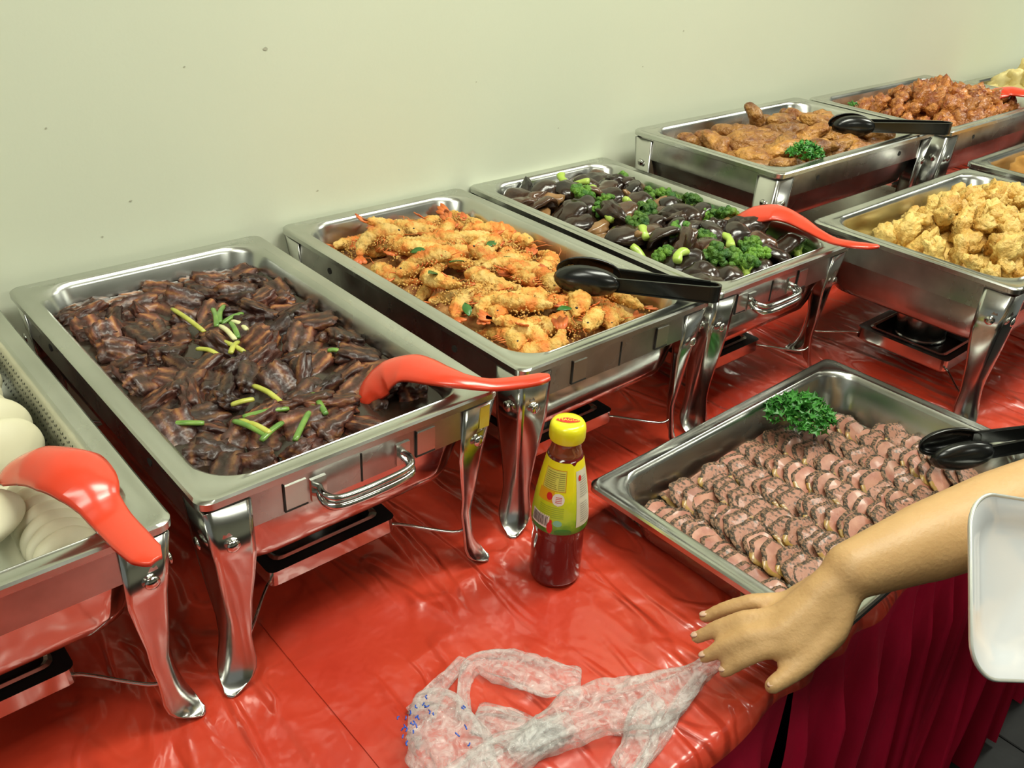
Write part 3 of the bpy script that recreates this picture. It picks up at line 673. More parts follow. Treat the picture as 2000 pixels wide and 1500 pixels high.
bed('fried_bits', x0 + .01, y0 - .01, .43, .23, ZB - .050, ZB - .060, WM, 4, .008, 'brown fried bits beneath the wings', 'crumbs', 40, .03)
for r, c, x, y, k in grid(x0 + .01, y0 - .008, .40, .235, .058, .030, .85):
    rz_ = rnd.gauss(-.75, .45); x, y = inside(x, y, 'wing', rz_, .050, .016)
    o = ob('fried_wing', rnd.choice(WG), None, (x, y, ZB - .042 + .032 * min(1, k * 1.6) + rnd.uniform(-.005, .009)), (rnd.gauss(0, .4), rnd.gauss(0, .25), rz_), [rnd.uniform(.85, 1.08)] * 3)
    tag(o, olabel('brown fried chicken wing', r, c), 'chicken', 'fried chicken wings')
# one wing standing up at the back
tag(ob('fried_wing', WG[1], None, at(1478, 240, ZB - .005), (0, .9, -.6)), 'fried wing sticking up near the back steel wall', 'chicken', 'fried chicken wings')
def nuggets(key, name, desc, cat, grp, m, n, size, w, l, px, py, zc, ze, seed, amp=.42, fr=1.9, dx=0, dy=0, lo=None, jit=.75):
    vs = [lump(name, seed + i, [s * rnd.uniform(.85, 1.2) for s in size], m, amp, fr, .07, 3, 2.) for i in range(n)]
    x0, y0, z0, _, _ = PANS[key]
    bed(name + '_bits', x0 + dx, y0 + dy, w + .02, l + .02, zc - .022, ze - .012, m, seed, .010, 'small ' + desc + ' bits at the bottom of the heap', cat, 45, .03)
    for r, c, x, y, k in grid(x0 + dx, y0 + dy, w, l, px, py, jit):
        s = rnd.uniform(.8, 1.25); x, y = inside(x, y, key, .8, size[0] * 1.25, size[0] * 1.0)
        o = ob(name, rnd.choice(vs), None, (x, y, ze + (zc - ze) * min(1, k * 1.5) + rnd.uniform(-.005, .007)), (rnd.uniform(0, 6), rnd.uniform(0, 6), rnd.uniform(0, 6)), (s, s, s))
        tag(o, olabel(desc, r, c), cat, grp)
nuggets('orange', 'glazed_chicken', 'glazed orange-brown chicken piece', 'chicken', 'glazed chicken pieces', OM, 8, (.021, .016, .014), .36, .235, .031, .028, ZB + .004, ZB - .034, 110, dx=.03)
nuggets('fried', 'fried_nugget', 'golden fried nugget', 'fritter', 'golden fried nuggets', FM, 9, (.024, .018, .0145), .39, .235, .037, .030, ZC + .010, ZC - .032, 130, amp=.55, fr=2.0, dx=.02, dy=-.012)
nuggets('cake', 'orange_fritter', 'flat orange fritter', 'fritter', 'orange fritters in the cropped pan', CM, 4, (.028, .024, .009), .38, .22, .052, .044, ZC - .012, ZC - .035, 150, dx=.03)
nuggets('far1', 'pale_fritter', 'pale yellow fritter', 'fritter', 'pale fritters in the far pan', GM, 4, (.030, .022, .015), .26, .46, .048, .048, ZA + .050, ZA - .01, 160)
# second loose layer on the golden heap
for i in range(16):
    a = -.15 + .3 * (i + .5 + rnd.uniform(-.3, .3)) / 16; b = rnd.uniform(-.07, .07); x0, y0, z0, _, _ = PANS['fried']
    me = [m_ for m_ in bpy.data.meshes if m_.name.startswith('fried_nugget') and not m_.name.startswith('fried_nugget_bits')]
    o = ob('fried_nugget', rnd.choice(me), None, (x0 + .02 + a, y0 - .012 + b, ZC + .022), (rnd.uniform(0, 6), rnd.uniform(0, 6), rnd.uniform(0, 6)), [rnd.uniform(.7, 1.05)] * 3)
    tag(o, f'golden fried nugget loose on top of the heap, {ORD[i]} from the left', 'fritter', 'golden nuggets on top of the heap')

# ---------------------------------------------------------------- parsley
PSL = mat('parsley_leaf', (.03, .17, .02), .45, c2=(.07, .30, .04), scale=60, jit=.1)
PSS = mat('parsley_stem', (.16, .36, .06), .4)
def parsley(pos, R, lb, seed, n=150, lean=(0, 0)):
    rg = random.Random(seed); t = thing('parsley_sprig', lb, 'parsley', pos); st = []; V = []; F = []
    base = Vector((lean[0], lean[1], -.006))
    for k in range(9):
        a = rg.uniform(0, 6.28); e = Vector((R * .75 * math.cos(a), R * .75 * math.sin(a), R * rg.uniform(.3, .55)))
        st.append(tube(spline([base, base * .4 + e * .4 + Vector((0, 0, .004)), e], 4), .0011, 6))
    for k in range(n):
        a = rg.uniform(0, 6.28); q = math.sqrt(rg.random()); c = Vector((R * q * math.cos(a), R * q * math.sin(a), R * (.15 + .6 * (1 - q * q)) * rg.uniform(.5, 1.1)))
        m_ = Euler((rg.gauss(0, .6), rg.gauss(0, .6), rg.uniform(0, 6))).to_matrix(); s = R * rg.uniform(.13, .22); o = len(V); N = 12
        V.append(c)
        for i in range(N):
            th = 2 * PI * i / N; rad = s * (1 if i % 2 else .55); V.append(c + m_ @ Vector((rad * math.cos(th), rad * math.sin(th), s * .45 * (1 if i % 4 == 1 else -.5 if i % 4 == 3 else .1))))
        F += [(o, o + 1 + i, o + 1 + (i + 1) % N) for i in range(N)]
    ob('stems', mesh('stems', *merge(*st), PSS), t)['kind'] = 'stuff'
    ob('leaves', mesh('leaves', V, F, PSL, False), t)['kind'] = 'stuff'
p1 = at(1562, 818, .055); parsley(p1, .046, 'curly green parsley sprig at the back corner of the roast tray', 5, 260, (.01, -.03))
p2 = at(1572, 306, ZB - .004); parsley(p2, .034, 'curly green parsley at the front of the chicken wings', 6, 150)
p3 = at(1664, 207, ZB - .006); parsley(p3, .014, 'small parsley tip at the left of the glazed chicken', 7, 40)

# ---------------------------------------------------------------- roast slices
PINK = mat('roast_pink', (.33, .115, .075), .4, c2=(.47, .225, .15), scale=45, coat=.2, bump=.3, bscale=120, jit=.12)
PEPP = mat('pepper_crust', (.045, .032, .018), .6, c2=(.30, .16, .09), scale=260, cpos=(.44, .60), bump=1., bscale=380, bdist=.003)
PEP2 = mat('pepper_face', (.085, .05, .03), .5, c2=(.38, .17, .11), scale=220, cpos=(.38, .50), coat=.15, bump=.6, bscale=200)
FATY = mat('yellow_fat', (.42, .26, .05), .4, c2=(.28, .14, .04), scale=120, coat=.3)
def slice_mesh(seed, facem, fat):
    rg = Vector((seed * 2.7, 0, 0)); n = 26; th = .0046; out = []
    for k in range(n):
        a = -.35 + (PI + .7) * k / (n - 1); r = 1 + .20 * noise.noise(Vector((math.cos(a), math.sin(a), 0)) * 1.6 + rg) + .07 * noise.noise(Vector((math.cos(a), math.sin(a), 0)) * 6 + rg)
        out.append((0.0295 * math.copysign(abs(math.cos(a)) ** .72, math.cos(a)) * r, .016 + .026 * math.sin(a) * r))
    rings = []
    for f, z in ((.86, th / 2 + .0003), (1, th / 2 - .0008), (1.03, 0), (1, -th / 2 + .0008), (.86, -th / 2)):
        rings.append([(x * f, .014 + (y - .014) * f + (.0007 * noise.noise(Vector((x * 400, y * 400, z * 900)))), z + .0022 * math.sin(x * 60 + seed)) for x, y in out])
    V, F = loft(rings, True, False, False); nf = len(F); mi = []
    for i in range(4):
        for j in range(n):
            lower = (j == n - 1)
            mi.append(0 if lower else (2 if (fat and j > n * .66) else 1))
    # faces: fan with an inner ring for shading
    c0 = len(V); V.append((0, .016, th / 2 + .0008)); F += [((j + 1) % n, j, c0) for j in range(n)]; mi += [0] * n
    c1 = len(V); V.append((0, .016, -th / 2)); b = 4 * n; F += [(b + j, b + (j + 1) % n, c1) for j in range(n)]; mi += [0] * n
    me = mesh('roast_slice', V, F, [facem, PEPP, FATY], True, mi); return autosmooth(me, 55)
SLP = [slice_mesh(i, PINK, i % 2) for i in range(5)]; SLD = [slice_mesh(i + 10, PEP2, i % 2) for i in range(4)]
mx, my, mz, mr, _ = PANS['meat']
rows = [(at(1262, 985, .02), at(1478, 1125, .02)), (at(1302, 950, .03), at(1530, 1090, .03)), (at(1378, 912, .03), at(1650, 1095, .03)), (at(1432, 888, .03), at(1705, 1060, .03)),
        (at(1500, 868, .03), at(1770, 1025, .03)), (at(1520, 845, .03), at(1790, 995, .03)), (at(1595, 853, .03), at(1840, 985, .03)), (at(1635, 795, .03), at(1812, 905, .03)), (at(1850, 930, .022), at(1990, 1010, .022))]
dk = [.2, .45, .95, .3, .35, .6, .5, .15, .6]
rn = 'leftmost second third fourth fifth sixth seventh eighth rightmost'.split()
xs = [.374, .4215, .474, .526, .579, .629, .679, .731, .768]
for ri, (A, B) in enumerate(rows):
    xa = xs[ri]; ya, yb = A.y, B.y
    if ri == 8: ya, yb = -.43, -.56
    yb = max(min(yb, -.535), -.565)
    ya = min(ya, -.335)
    n = max(3, int(abs(yb - ya) / .0128))
    if ri == 0: xa = .365
    for k in range(n):
        y = ya + (yb - ya) * k / (n - 1); x = xa + rnd.uniform(-.004, .004) + (.006 * math.sin(k * .35 + ri))
        el = math.radians(27 + rnd.uniform(-6, 6)) if k else math.radians(14)
        me = rnd.choice(SLD if (rnd.random() < dk[ri]) else SLP)
        o = ob('roast_slice', me, None, (x, y - .012, .0085 + (.0025 if ri else 0) + rnd.uniform(0, .001)), None)
        o.rotation_euler = (Matrix.Rotation(rnd.gauss(.10, .11), 3, 'Z') @ Matrix.Rotation(el, 3, 'X')).to_euler(); s = rnd.uniform(.93, 1.05); o.scale = (s, s, 1)
        tag(o, f'peppered pink roast slice, {ORD[k]} from the back in the {rn[ri]} row', 'meat', 'sliced pepper roast in rows')

# ---------------------------------------------------------------- buns
BUN = mat('steamed_bun', (.62, .58, .40), .5, c2=(.66, .63, .46), scale=10, bump=.1)
def bun_mesh(seed):
    bm = bmesh.new(); bmesh.ops.create_icosphere(bm, subdivisions=4, radius=1); o = Vector((seed, 3, 0))
    for v in bm.verts:
        c = v.co.copy(); d = 1 + .05 * noise.noise(c * 1.5 + o)
        # folded: a crease runs round the rim
        z = c.z * (.30 - .12 * math.exp(-(c.z / .12) ** 2))
        v.co = Vector((c.x * .047 * d, (c.y if c.y > 0 else c.y * .75) * .040 * d, z * .052))
    me = bpy.data.meshes.new('steamed_bun'); bm.to_mesh(me); bm.free(); me.materials.append(BUN); me.polygons.foreach_set('use_smooth', [True] * len(me.polygons)); return me
BN = [bun_mesh(i) for i in range(3)]
bl = []
# long shingled row along the right side of the pan, then the smaller row near the front
for k in range(8):
    bl.append((-.266 - .006 * math.sin(k * 1.7), .190 - .036 * k, ZA - .020 - .003 * (k % 2), (math.radians(74), 0, .45), .92, f'white folded bun, {ORD[k]} from the wall in the row by the perforated side'))
for k in range(8):
    bl.append((-.258, -.110 - .0150 * k, ZA - .038, (math.radians(58), 0, .2), .62, f'small white bun, {ORD[k]} from the back in the low front row'))
for k in range(10):
    bl.append((-.355, .20 - .026 * k, ZA - .020, (math.radians(55), 0, 0), 1.0, f'white folded bun, {ORD[k]} from the wall in the second row'))
for k in range(10):
    bl.append((-.435, .20 - .036 * k, ZA - .020, (math.radians(68), 0, 0), 1.0, f'white folded bun, {ORD[k]} from the wall in the leftmost row'))
bl.append((-.312, -.170, ZA - .006, (.15, .1, .6), 1.0, 'large round white bun lying flat at the front of the bun pan'))
bl.append((-.335, -.118, ZA + .000, (.2, -.2, 1.2), .95, 'large round white bun behind the flat front one'))
for x, y, z, r, s, lb in bl:
    tag(ob('steamed_bun', rnd.choice(BN), None, (x, y, z), r, (s, s, s)), lb, 'bun', 'white steamed buns')

# ================================================================ spoons
def spoon(name, path, widths, cups, lb, k_split, th=.0016, roll=0.):
    P = spline(path, 6); n = len(P); ts = [i / (n - 1) * (len(path) - 1) for i in range(n)]
    w = np.interp(ts, range(len(path)), widths); cu = np.interp(ts, range(len(path)), cups); m = 12; top = []; bot = []
    c0 = path[len(path) // 2]; c0 = Vector(c0)
    for i, p in enumerate(P):
        t = (P[min(i + 1, n - 1)] - P[max(i - 1, 0)]).normalized(); s = t.cross(Vector((0, 0, 1))).normalized(); s = Matrix.Rotation(roll, 3, t) @ s; u = s.cross(t).normalized()
        row = []
        for k in range(m + 1):
            a = -1 + 2 * k / m; row.append(p - c0 + s * a * w[i] + u * (cu[i] * (1 - abs(a) ** 2.2)))
        top.append([q + u * th for q in row]); bot.append([q - u * th for q in row])
    rings = [tp_ + bt[::-1] for tp_, bt in zip(top, bot)]
    t = thing(name, lb, 'spoon', c0)
    ks = k_split * 6
    V, F = loft(rings[:ks + 1], True, True, False); ob('bowl', mesh('bowl', V, F, REDP), t)
    V, F = loft(rings[ks:], True, False, True); ob('handle', mesh('handle', V, F, REDP), t)
    return t
WD = [.003, .020, .029, .030, .020, .0125, .0105, .0105, .010, .004]; CU = [.001, .009, .015, .014, .008, .005, .004, .004, .003, .001]
spoon('serving_spoon', [at(707, 792, .200), at(728, 762, .213), at(762, 736, .226), at(806, 724, .238), at(856, 734, .246), at(905, 745, .247), at(958, 752, .242), (at(1015, 747, .244)), at(1055, 740, .248), at(1074, 736, .250)],
      WD, CU, 'red serving spoon resting on the corner of the braised pork pan', 4)
spoon('serving_spoon', [at(1424, 444, .215), at(1445, 432, .226), at(1475, 424, .238), at(1515, 420, .247), at(1552, 430, .248), at(1590, 452, .244), at(1625, 470, .240), at(1660, 478, .242), at(1692, 481, .244), at(1715, 481, .244)],
      WD, CU, 'red serving spoon lying over the corner of the mushroom pan', 4)
spoon('serving_spoon', [at(0, 937, .228), at(35, 922, .240), at(85, 913, .252), at(135, 922, .260), at(172, 950, .258), at(195, 985, .250), at(222, 1020, .243), at(255, 1055, .243), at(285, 1083, .244), at(306, 1096, .244)],
      [.003, .019, .026, .029, .024, .0165, .0145, .014, .0125, .005], CU, 'red serving spoon lying across the front of the bun pan', 4)
spoon('serving_spoon', [at(1914, 203, .272), at(1925, 195, .280), at(1945, 187, .290), at(1975, 183, .298), at(2005, 186, .301), at(2035, 190, .300), at(2070, 190, .297), at(2110, 186, .297), at(2140, 184, .297), at(2160, 182, .297)],
      WD, CU, 'dark red serving spoon in the glazed chicken pan at the right edge', 4)

# ================================================================ tongs
def tongs(hinge, tip, lb, spread=.030, roll=0., zt=0.):
    H = Vector(hinge); T = Vector(tip); d = T - H; Ln = d.length; x = d.normalized(); z = Vector((0, 0, 1)); y = z.cross(x).normalized(); z = x.cross(y)
    t = thing('tongs', lb, 'tongs', H); t.rotation_euler = Matrix((x, y, z)).transposed().to_euler()
    sl = .085; a = Ln - sl  # handle length, scoop length
    for s in (-1, 1):
        def cy(u): return s * (.0075 + (spread - .0075) * (u / Ln) ** 1.1)
        rings = []
        for i in range(13):
            u = .008 + (a + .012 - .008) * i / 12; h = .0105 - .002 * (i / 12); c = cy(u); tt = .0014
            rings.append([(u, c - s * 0 + tt * q, zz * h) for q, zz in ((-1, -1), (1, -1), (1, 1), (-1, 1))])
        arm = ob('arm', mesh('arm', *loft(rings, True, True, True), BLACKP, False), t)
        # flange ribs on the arm edges
        for e in (-1, 1):
            rb = [[(u, cy(u) + s * (.0005 + .0028 * q), e * (.0105 - .002 * (k / 12)) + .0008 * zz) for q, zz in ((0, -1), (1, -1), (1, 1), (0, 1))] for k in range(13) for u in [.008 + (a + .004) * k / 12]]
            ob('rib', mesh('rib', *loft(rb, True, True, True), BLACKP, False), arm)
        # scoop: shallow oval bowl facing the other arm
        V = []; F = []; n = 24; rg = []
        for f, b in ((1.0, 0), (.93, .006), (.75, .011), (.45, .0145), (.15, .0155)):
            rg.append([(a + sl / 2 + f * sl / 2 * math.cos(th) * (1 if math.cos(th) > 0 else 1.0), cy(a + sl / 2) + s * (b - .004), f * .0195 * math.sin(th) * (1 + .05 * math.cos(th))) for th in [2 * PI * k / n for k in range(n)]])
        sc = ob('scoop', mesh('scoop', *loft(rg, True, False, True), BLACKP), t); solid(sc, .0022)
    P = spline([(.008, -.0078, 0), (.002, -.0070, 0), (-.003, -.004, 0), (-.0045, 0, 0), (-.003, .004, 0), (.002, .0070, 0), (.008, .0078, 0)], 4)
    rings = []
    for i, p in enumerate(P):
        tn = (P[min(i + 1, len(P) - 1)] - P[max(i - 1, 0)]).normalized(); nrm = Vector((-tn.y, tn.x, 0))
        rings.append([p + nrm * .0016 * q + Vector((0, 0, .0110 * zz)) for q, zz in ((-1, -1), (1, -1), (1, 1), (-1, 1))])
    ob('hinge_bend', autosmooth(mesh('hinge_bend', *loft(rings, True, True, True), BLACKP), 40), t)
    return t
tongs(at(1398, 572, .247), at(1085, 532, .250), 'black plastic tongs lying over the shrimp pan', .020)
tongs(at(1851, 250, .298), at(1622, 243, .300), 'black plastic tongs bridging the chicken wing pan and its neighbour', .014)
tongs(at(2135, 838, .105), at(1806, 885, .075), 'black plastic tongs resting on the roast slices beside the bare arm', .020)

# ================================================================ sauce bottle
SAUC = mat('chili_sauce_glass', (.085, .003, .005), .12, coat=.6, coatr=.05, c2=(.11, .004, .006), scale=12)
NECK = mat('amber_neck_glass', (.22, .055, .02), .10, coat=.9, coatr=.04)
LABM = bpy.data.materials.new('yellow_green_label'); LABM.use_nodes = True
nt = LABM.node_tree; p = nt.nodes['Principled BSDF']; p.inputs['Roughness'].default_value = .3; p.inputs['Coat Weight'].default_value = .4
tc = nn(nt, 'ShaderNodeTexCoord'); sp = nn(nt, 'ShaderNodeSeparateXYZ'); nt.links.new(tc.outputs['Object'], sp.inputs[0])
ns = nn(nt, 'ShaderNodeTexNoise'); ns.inputs['Scale'].default_value = 70; nt.links.new(tc.outputs['Object'], ns.inputs['Vector'])
ma = nn(nt, 'ShaderNodeMath', operation='MULTIPLY_ADD'); nt.links.new(ns.outputs['Fac'], ma.inputs[0]); ma.inputs[1].default_value = .022; nt.links.new(sp.outputs['Z'], ma.inputs[2])
mr = nn(nt, 'ShaderNodeMapRange'); nt.links.new(ma.outputs[0], mr.inputs[0]); mr.inputs[1].default_value = .080; mr.inputs[2].default_value = .185
rp = nn(nt, 'ShaderNodeValToRGB'); nt.links.new(mr.outputs[0], rp.inputs[0]); cr = rp.color_ramp
cr.elements[0].position = .12; cr.elements[0].color = (.03, .18, .015, 1); cr.elements[1].position = 1; cr.elements[1].color = (.86, .72, .01, 1)
for ps, c_ in ((.20, (.16, .38, .02, 1)), (.26, (.42, .58, .02, 1)), (.48, (.60, .66, .015, 1)), (.62, (.84, .76, .01, 1))): cr.elements.new(ps).color = c_
nt.links.new(rp.outputs[0], p.inputs['Base Color'])
CAPM = mat('yellow_cap', (.82, .74, .015), .28, coat=.3)
bp = at(1083, 1118, 0); bp = Vector((.2055, -.327, .0015))
bt = thing('sauce_bottle', 'red chili sauce bottle with yellow cap and yellow-green label', 'bottle', bp)
prof = [(.0001, .003), (.022, .001), (.0275, .002), (.0292, .007), (.0292, .030), (.0290, .055), (.0284, .064), (.0290, .070), (.0305, .076), (.0312, .084), (.0308, .094), (.0285, .115), (.0245, .140), (.0205, .160), (.0185, .169)]
def prad(z): return float(np.interp(z, [q[1] for q in prof], [q[0] for q in prof]))
ob('body', mesh('body', *lathe(prof + [(.0001, .1692)], 56), SAUC), bt)
ob('neck', mesh('neck', *lathe([(.0170, .167), (.0182, .169), (.0172, .172), (.0162, .176), (.0158, .181), (.0158, .186), (.0168, .189), (.0001, .190)], 40), NECK), bt)
ob('cap', autosmooth(mesh('cap', *lathe([(.0160, .187), (.0188, .187), (.0193, .189), (.0193, .199), (.0186, .203), (.0165, .2063), (.012, .2072), (.0001, .2074)], 48), CAPM), 50), bt)
dcam = Vector((CPOS.x - bp.x, CPOS.y - bp.y, 0)).normalized(); rcam = Vector((-dcam.y, dcam.x, 0))
def surf(th, z, off): r = prad(z) + off; v = dcam * math.cos(th) + rcam * math.sin(th); return (v.x * r, v.y * r, z)
def patch(name, a0, a1, z0_, z1_, off, m, parent, rnd_=0):
    n = max(3, int(abs(a1 - a0) / 5)); k = max(2, int((z1_ - z0_) / .004)) if not rnd_ else 12; V = []; F = []
    for j in range(k + 1):
        for i in range(n + 1):
            t = j / k; e = math.sqrt(max(0, 1 - (2 * t - 1) ** 2)) if rnd_ else 1; am, hw = (a0 + a1) / 2, (a1 - a0) / 2 * e
            V.append(surf(math.radians(am - hw + 2 * hw * i / n), z0_ + (z1_ - z0_) * t, off))
    for j in range(k):
        for i in range(n): F.append((j * (n + 1) + i, j * (n + 1) + i + 1, (j + 1) * (n + 1) + i + 1, (j + 1) * (n + 1) + i))
    return ob(name, mesh(name, V, F, m), parent)
V = []; F = []; n = 72; k = 16
for j in range(k + 1):
    for i in range(n):
        th = 2 * PI * i / n; zt = .166 - .004 * math.exp(-((th - .55) / .12) ** 2); V.append(surf(th, .080 + (zt - .080) * j / k, .0004))
for j in range(k):
    for i in range(n): F.append((j * n + i, j * n + (i + 1) % n, (j + 1) * n + (i + 1) % n, (j + 1) * n + i))
lab = ob('label', mesh('label', V, F, LABM), bt)
prt = lambda nm, c_: mat('print_' + nm, c_, .35)
patch('print_panel', -52, 10, .133, .158, .0006, prt('orange', (.62, .30, .02)), lab); patch('print_panel', -50, 8, .134, .157, .0007, prt('pale_yellow', (.66, .62, .10)), lab)
for i in range(9): patch('print_line', -47, -14 + rnd.uniform(-4, 4), .1355 + i * .0023, .1364 + i * .0023, .0008, prt('olive', (.30, .28, .05)), lab); patch('print_line', -10, 6, .1355 + i * .0023, .1364 + i * .0023, .0008, prt('olive', (.30, .28, .05)), lab)
patch('print_badge', -58, -16, .119, .1325, .0006, prt('amber', (.75, .36, .01)), lab)
patch('print_badge', -34, -20, .1215, .131, .0009, prt('red', (.65, .02, .02)), lab, 1)
patch('print_badge', -20, 8, .1165, .1315, .0007, prt('white', (.80, .72, .66)), lab, 1)
for i in range(4): patch('print_line', -12, 2, .1205 + i * .002, .1212 + i * .002, .0009, prt('red', (.65, .02, .02)), lab)
for i in range(6): patch('print_line', -48, 8, .1015 + i * .0024, .1023 + i * .0024, .0006, prt('dull_green', (.30, .42, .03)), lab)
patch('barcode', -66, -20, .0865, .1025, .0006, prt('white', (.8, .72, .66)), lab)
a = -63
while a < -24:
    wv = rnd.choice((.8, 1.2, 1.8)); patch('bar', a, a + wv, .089, .101, .0008, prt('black', (.05, .04, .03)), lab); a += wv + rnd.choice((.9, 1.5))
patch('print_leaf', -12, 6, .091, .099, .0006, prt('teal', (.22, .50, .35)), lab, 1)
patch('print_chili', -24, -12, .0805, .096, .0008, prt('red', (.65, .02, .02)), lab, 1); patch('print_chili', -20, -14, .094, .099, .0008, prt('red', (.65, .02, .02)), lab, 1)
patch('print_leaf', -60, -28, .0803, .086, .0007, prt('leaf', (.04, .20, .03)), lab, 1); patch('print_leaf', -8, 26, .0803, .088, .0007, prt('leaf', (.04, .20, .03)), lab, 1)
patch('print_panel', 36, 82, .088, .156, .0007, prt('cream', (.66, .62, .48)), lab)
for i in range(20):
    if 9 <= i <= 10: continue
    patch('print_line', 46, 76 - rnd.uniform(0, 8), .094 + i * .0028, .0949 + i * .0028, .0009, prt('grey', (.36, .34, .28)), lab)
patch('print_badge', 42, 52, .144, .151, .001, prt('red', (.65, .02, .02)), lab, 1)
def text_mesh(s, size, m):
    cu = bpy.data.curves.new('t', 'FONT'); cu.body = s; cu.size = size; cu.align_x = 'CENTER'; cu.align_y = 'CENTER'; cu.extrude = .0001; o = bpy.data.objects.new('t', cu); COL.objects.link(o)
    bpy.context.view_layer.update(); me = bpy.data.meshes.new_from_object(o.evaluated_get(bpy.context.evaluated_depsgraph_get())); bpy.data.objects.remove(o); me.materials.clear(); me.materials.append(m); return me
ang = math.atan2(rcam.y, rcam.x) + .05
for nm, a_, b_, zz, m in (('cap_emblem', .0128, .0056, .2076, prt('orange', (.75, .33, .02))), ('cap_emblem', .0120, .0049, .2078, prt('red', (.65, .02, .02)))):
    pts = [(a_ * math.copysign(abs(math.cos(t)) ** 1.0, math.cos(t)), b_ * math.sin(t) * (1 - .25 * abs(math.cos(t))), 0) for t in [2 * PI * k / 32 for k in range(32)]]
    ob(nm, mesh(nm, pts, [tuple(range(32))], m, False), bt, (-dcam.x * -.001, 0, zz), (0, 0, ang))
ob('cap_lettering', text_mesh('MAGGI', .0066, prt('yellow_ink', (.85, .7, .05))), bt, (0, 0, .2080), (0, 0, ang))
# yellow sticker on the pork stand
o = ob('yellow_sticker', mesh('yellow_sticker', *box(-.006, .006, -.0006, .0006, -.013, .013), mat('yellow_sticker', (.70, .50, .03), .5, c2=(.75, .6, .08), scale=60), False), None, (.146, -.2625, .203))
tag(o, 'small yellow sticker on the pork stand beside its front right leg', 'sticker')

# ================================================================ crumpled plastic bag
def bag_mat():
    m = bpy.data.materials.new('clear_bag_plastic'); m.use_nodes = True; nt = m.node_tree; p = nt.nodes['Principled BSDF']; L = nt.links.new
    p.inputs['Base Color'].default_value = (.95, .94, .92, 1); p.inputs['Roughness'].default_value = .12; p.inputs['Specular IOR Level'].default_value = .9; p.inputs['Coat Weight'].default_value = .5
    tr = nn(nt, 'ShaderNodeBsdfTransparent'); mx = nn(nt, 'ShaderNodeMixShader'); tl = nn(nt, 'ShaderNodeBsdfTranslucent'); tl.inputs[0].default_value = (.9, .88, .84, 1)
    m2 = nn(nt, 'ShaderNodeMixShader'); m2.inputs[0].default_value = .35; L(p.outputs[0], m2.inputs[1]); L(tl.outputs[0], m2.inputs[2])
    tc = nn(nt, 'ShaderNodeTexCoord'); n = nn(nt, 'ShaderNodeTexNoise'); n.inputs['Scale'].default_value = 75; n.inputs['Detail'].default_value = 3; n.inputs['Distortion'].default_value = 1.5; L(tc.outputs['Object'], n.inputs['Vector'])
    r = nn(nt, 'ShaderNodeMapRange'); L(n.outputs['Fac'], r.inputs[0]); r.inputs[1].default_value = .35; r.inputs[2].default_value = .65; r.inputs[3].default_value = .06; r.inputs[4].default_value = .40
    lw = nn(nt, 'ShaderNodeLayerWeight'); lw.inputs[0].default_value = .35; q2 = nn(nt, 'ShaderNodeMath', operation='MULTIPLY_ADD'); L(lw.outputs['Facing'], q2.inputs[0]); q2.inputs[1].default_value = .30; L(r.outputs[0], q2.inputs[2]); L(q2.outputs[0], mx.inputs[0]); L(tr.outputs[0], mx.inputs[1]); L(m2.outputs[0], mx.inputs[2]); L(mx.outputs[0], nt.nodes['Material Output'].inputs[0])
    b = nn(nt, 'ShaderNodeBump'); b.inputs['Strength'].default_value = .9; b.inputs['Distance'].default_value = .004; L(n.outputs['Fac'], b.inputs['Height']); L(b.outputs[0], p.inputs['Normal'])
    return m
BAGM = bag_mat()
def bag_strip(pts, ws, hs, seed):
    P = spline([at(u, v, h * .5 + .001) for (u, v), h in zip(pts, hs)], 12); n = len(P); ts = [i / (n - 1) * (len(pts) - 1) for i in range(n)]
    w = np.interp(ts, range(len(pts)), ws); h = np.interp(ts, range(len(pts)), hs); rings = []; m = 44; L_ = 0
    for i, p in enumerate(P):
        t = (P[min(i + 1, n - 1)] - P[max(i - 1, 0)]); t.z = 0; t.normalize(); s = Vector((-t.y, t.x, 0)); L_ += (P[i] - P[i - 1]).length if i else 0; ring = []
        for k in range(m):
            a = 2 * PI * k / m; ca, sa = math.cos(a), math.sin(a)
            q = Vector((ca * 2.6 + seed, sa * 2.6, L_ * 16)); f = noise.noise(q); g = abs(noise.noise(Vector((ca * 5, sa * 5 + seed, L_ * 30)))); e = noise.noise(Vector((L_ * 40, seed, 3)))
            rd = 1 + .42 * f - .38 * g + .12 * e
            z = max(.0008, h[i] * .5 + h[i] * .5 * sa * rd + .004 * max(0, f)) if sa > -.3 else .0010 + .0012 * g
            ring.append(Vector((p.x, p.y, 0)) + s * w[i] * ca * rd + t * .004 * g + Vector((0, 0, z)))
        rings.append(ring)
    return loft(rings, True, True, True)
bag = thing('plastic_bag', 'crumpled clear plastic bag lying on the red sheet near the table edge', 'bag', (0, 0, 0))
bodyparts = [bag_strip([(1010, 1480), (1055, 1432), (1140, 1395), (1235, 1372), (1310, 1345), (1360, 1312), (1408, 1275)], [.010, .018, .026, .030, .024, .014, .010], [.015, .022, .028, .030, .024, .018, .012], 1),
             bag_strip([(800, 1400), (850, 1400), (880, 1450), (900, 1530)], [.028, .034, .038, .034], [.018, .030, .030, .02], 2),
             bag_strip([(870, 1545), (960, 1490), (1040, 1445), (1110, 1410)], [.014, .020, .018, .012], [.012, .022, .022, .018], 3)]
ob('bag_body', mesh('bag_body', *merge(*bodyparts), BAGM), bag)
hd = [bag_strip([(905, 1400), (905, 1340), (925, 1297), (990, 1300), (1060, 1318), (1132, 1330)], [.008, .007, .010, .022, .026, .016], [.014, .012, .012, .012, .012, .008], 5)]
ob('bag_handle', mesh('bag_handle', *merge(*hd), BAGM), bag)
ob('bag_handle', mesh('bag_handle', *bag_strip([(820, 1395), (860, 1340), (905, 1290)], [.014, .008, .006], [.014, .012, .010], 6), BAGM), bag)
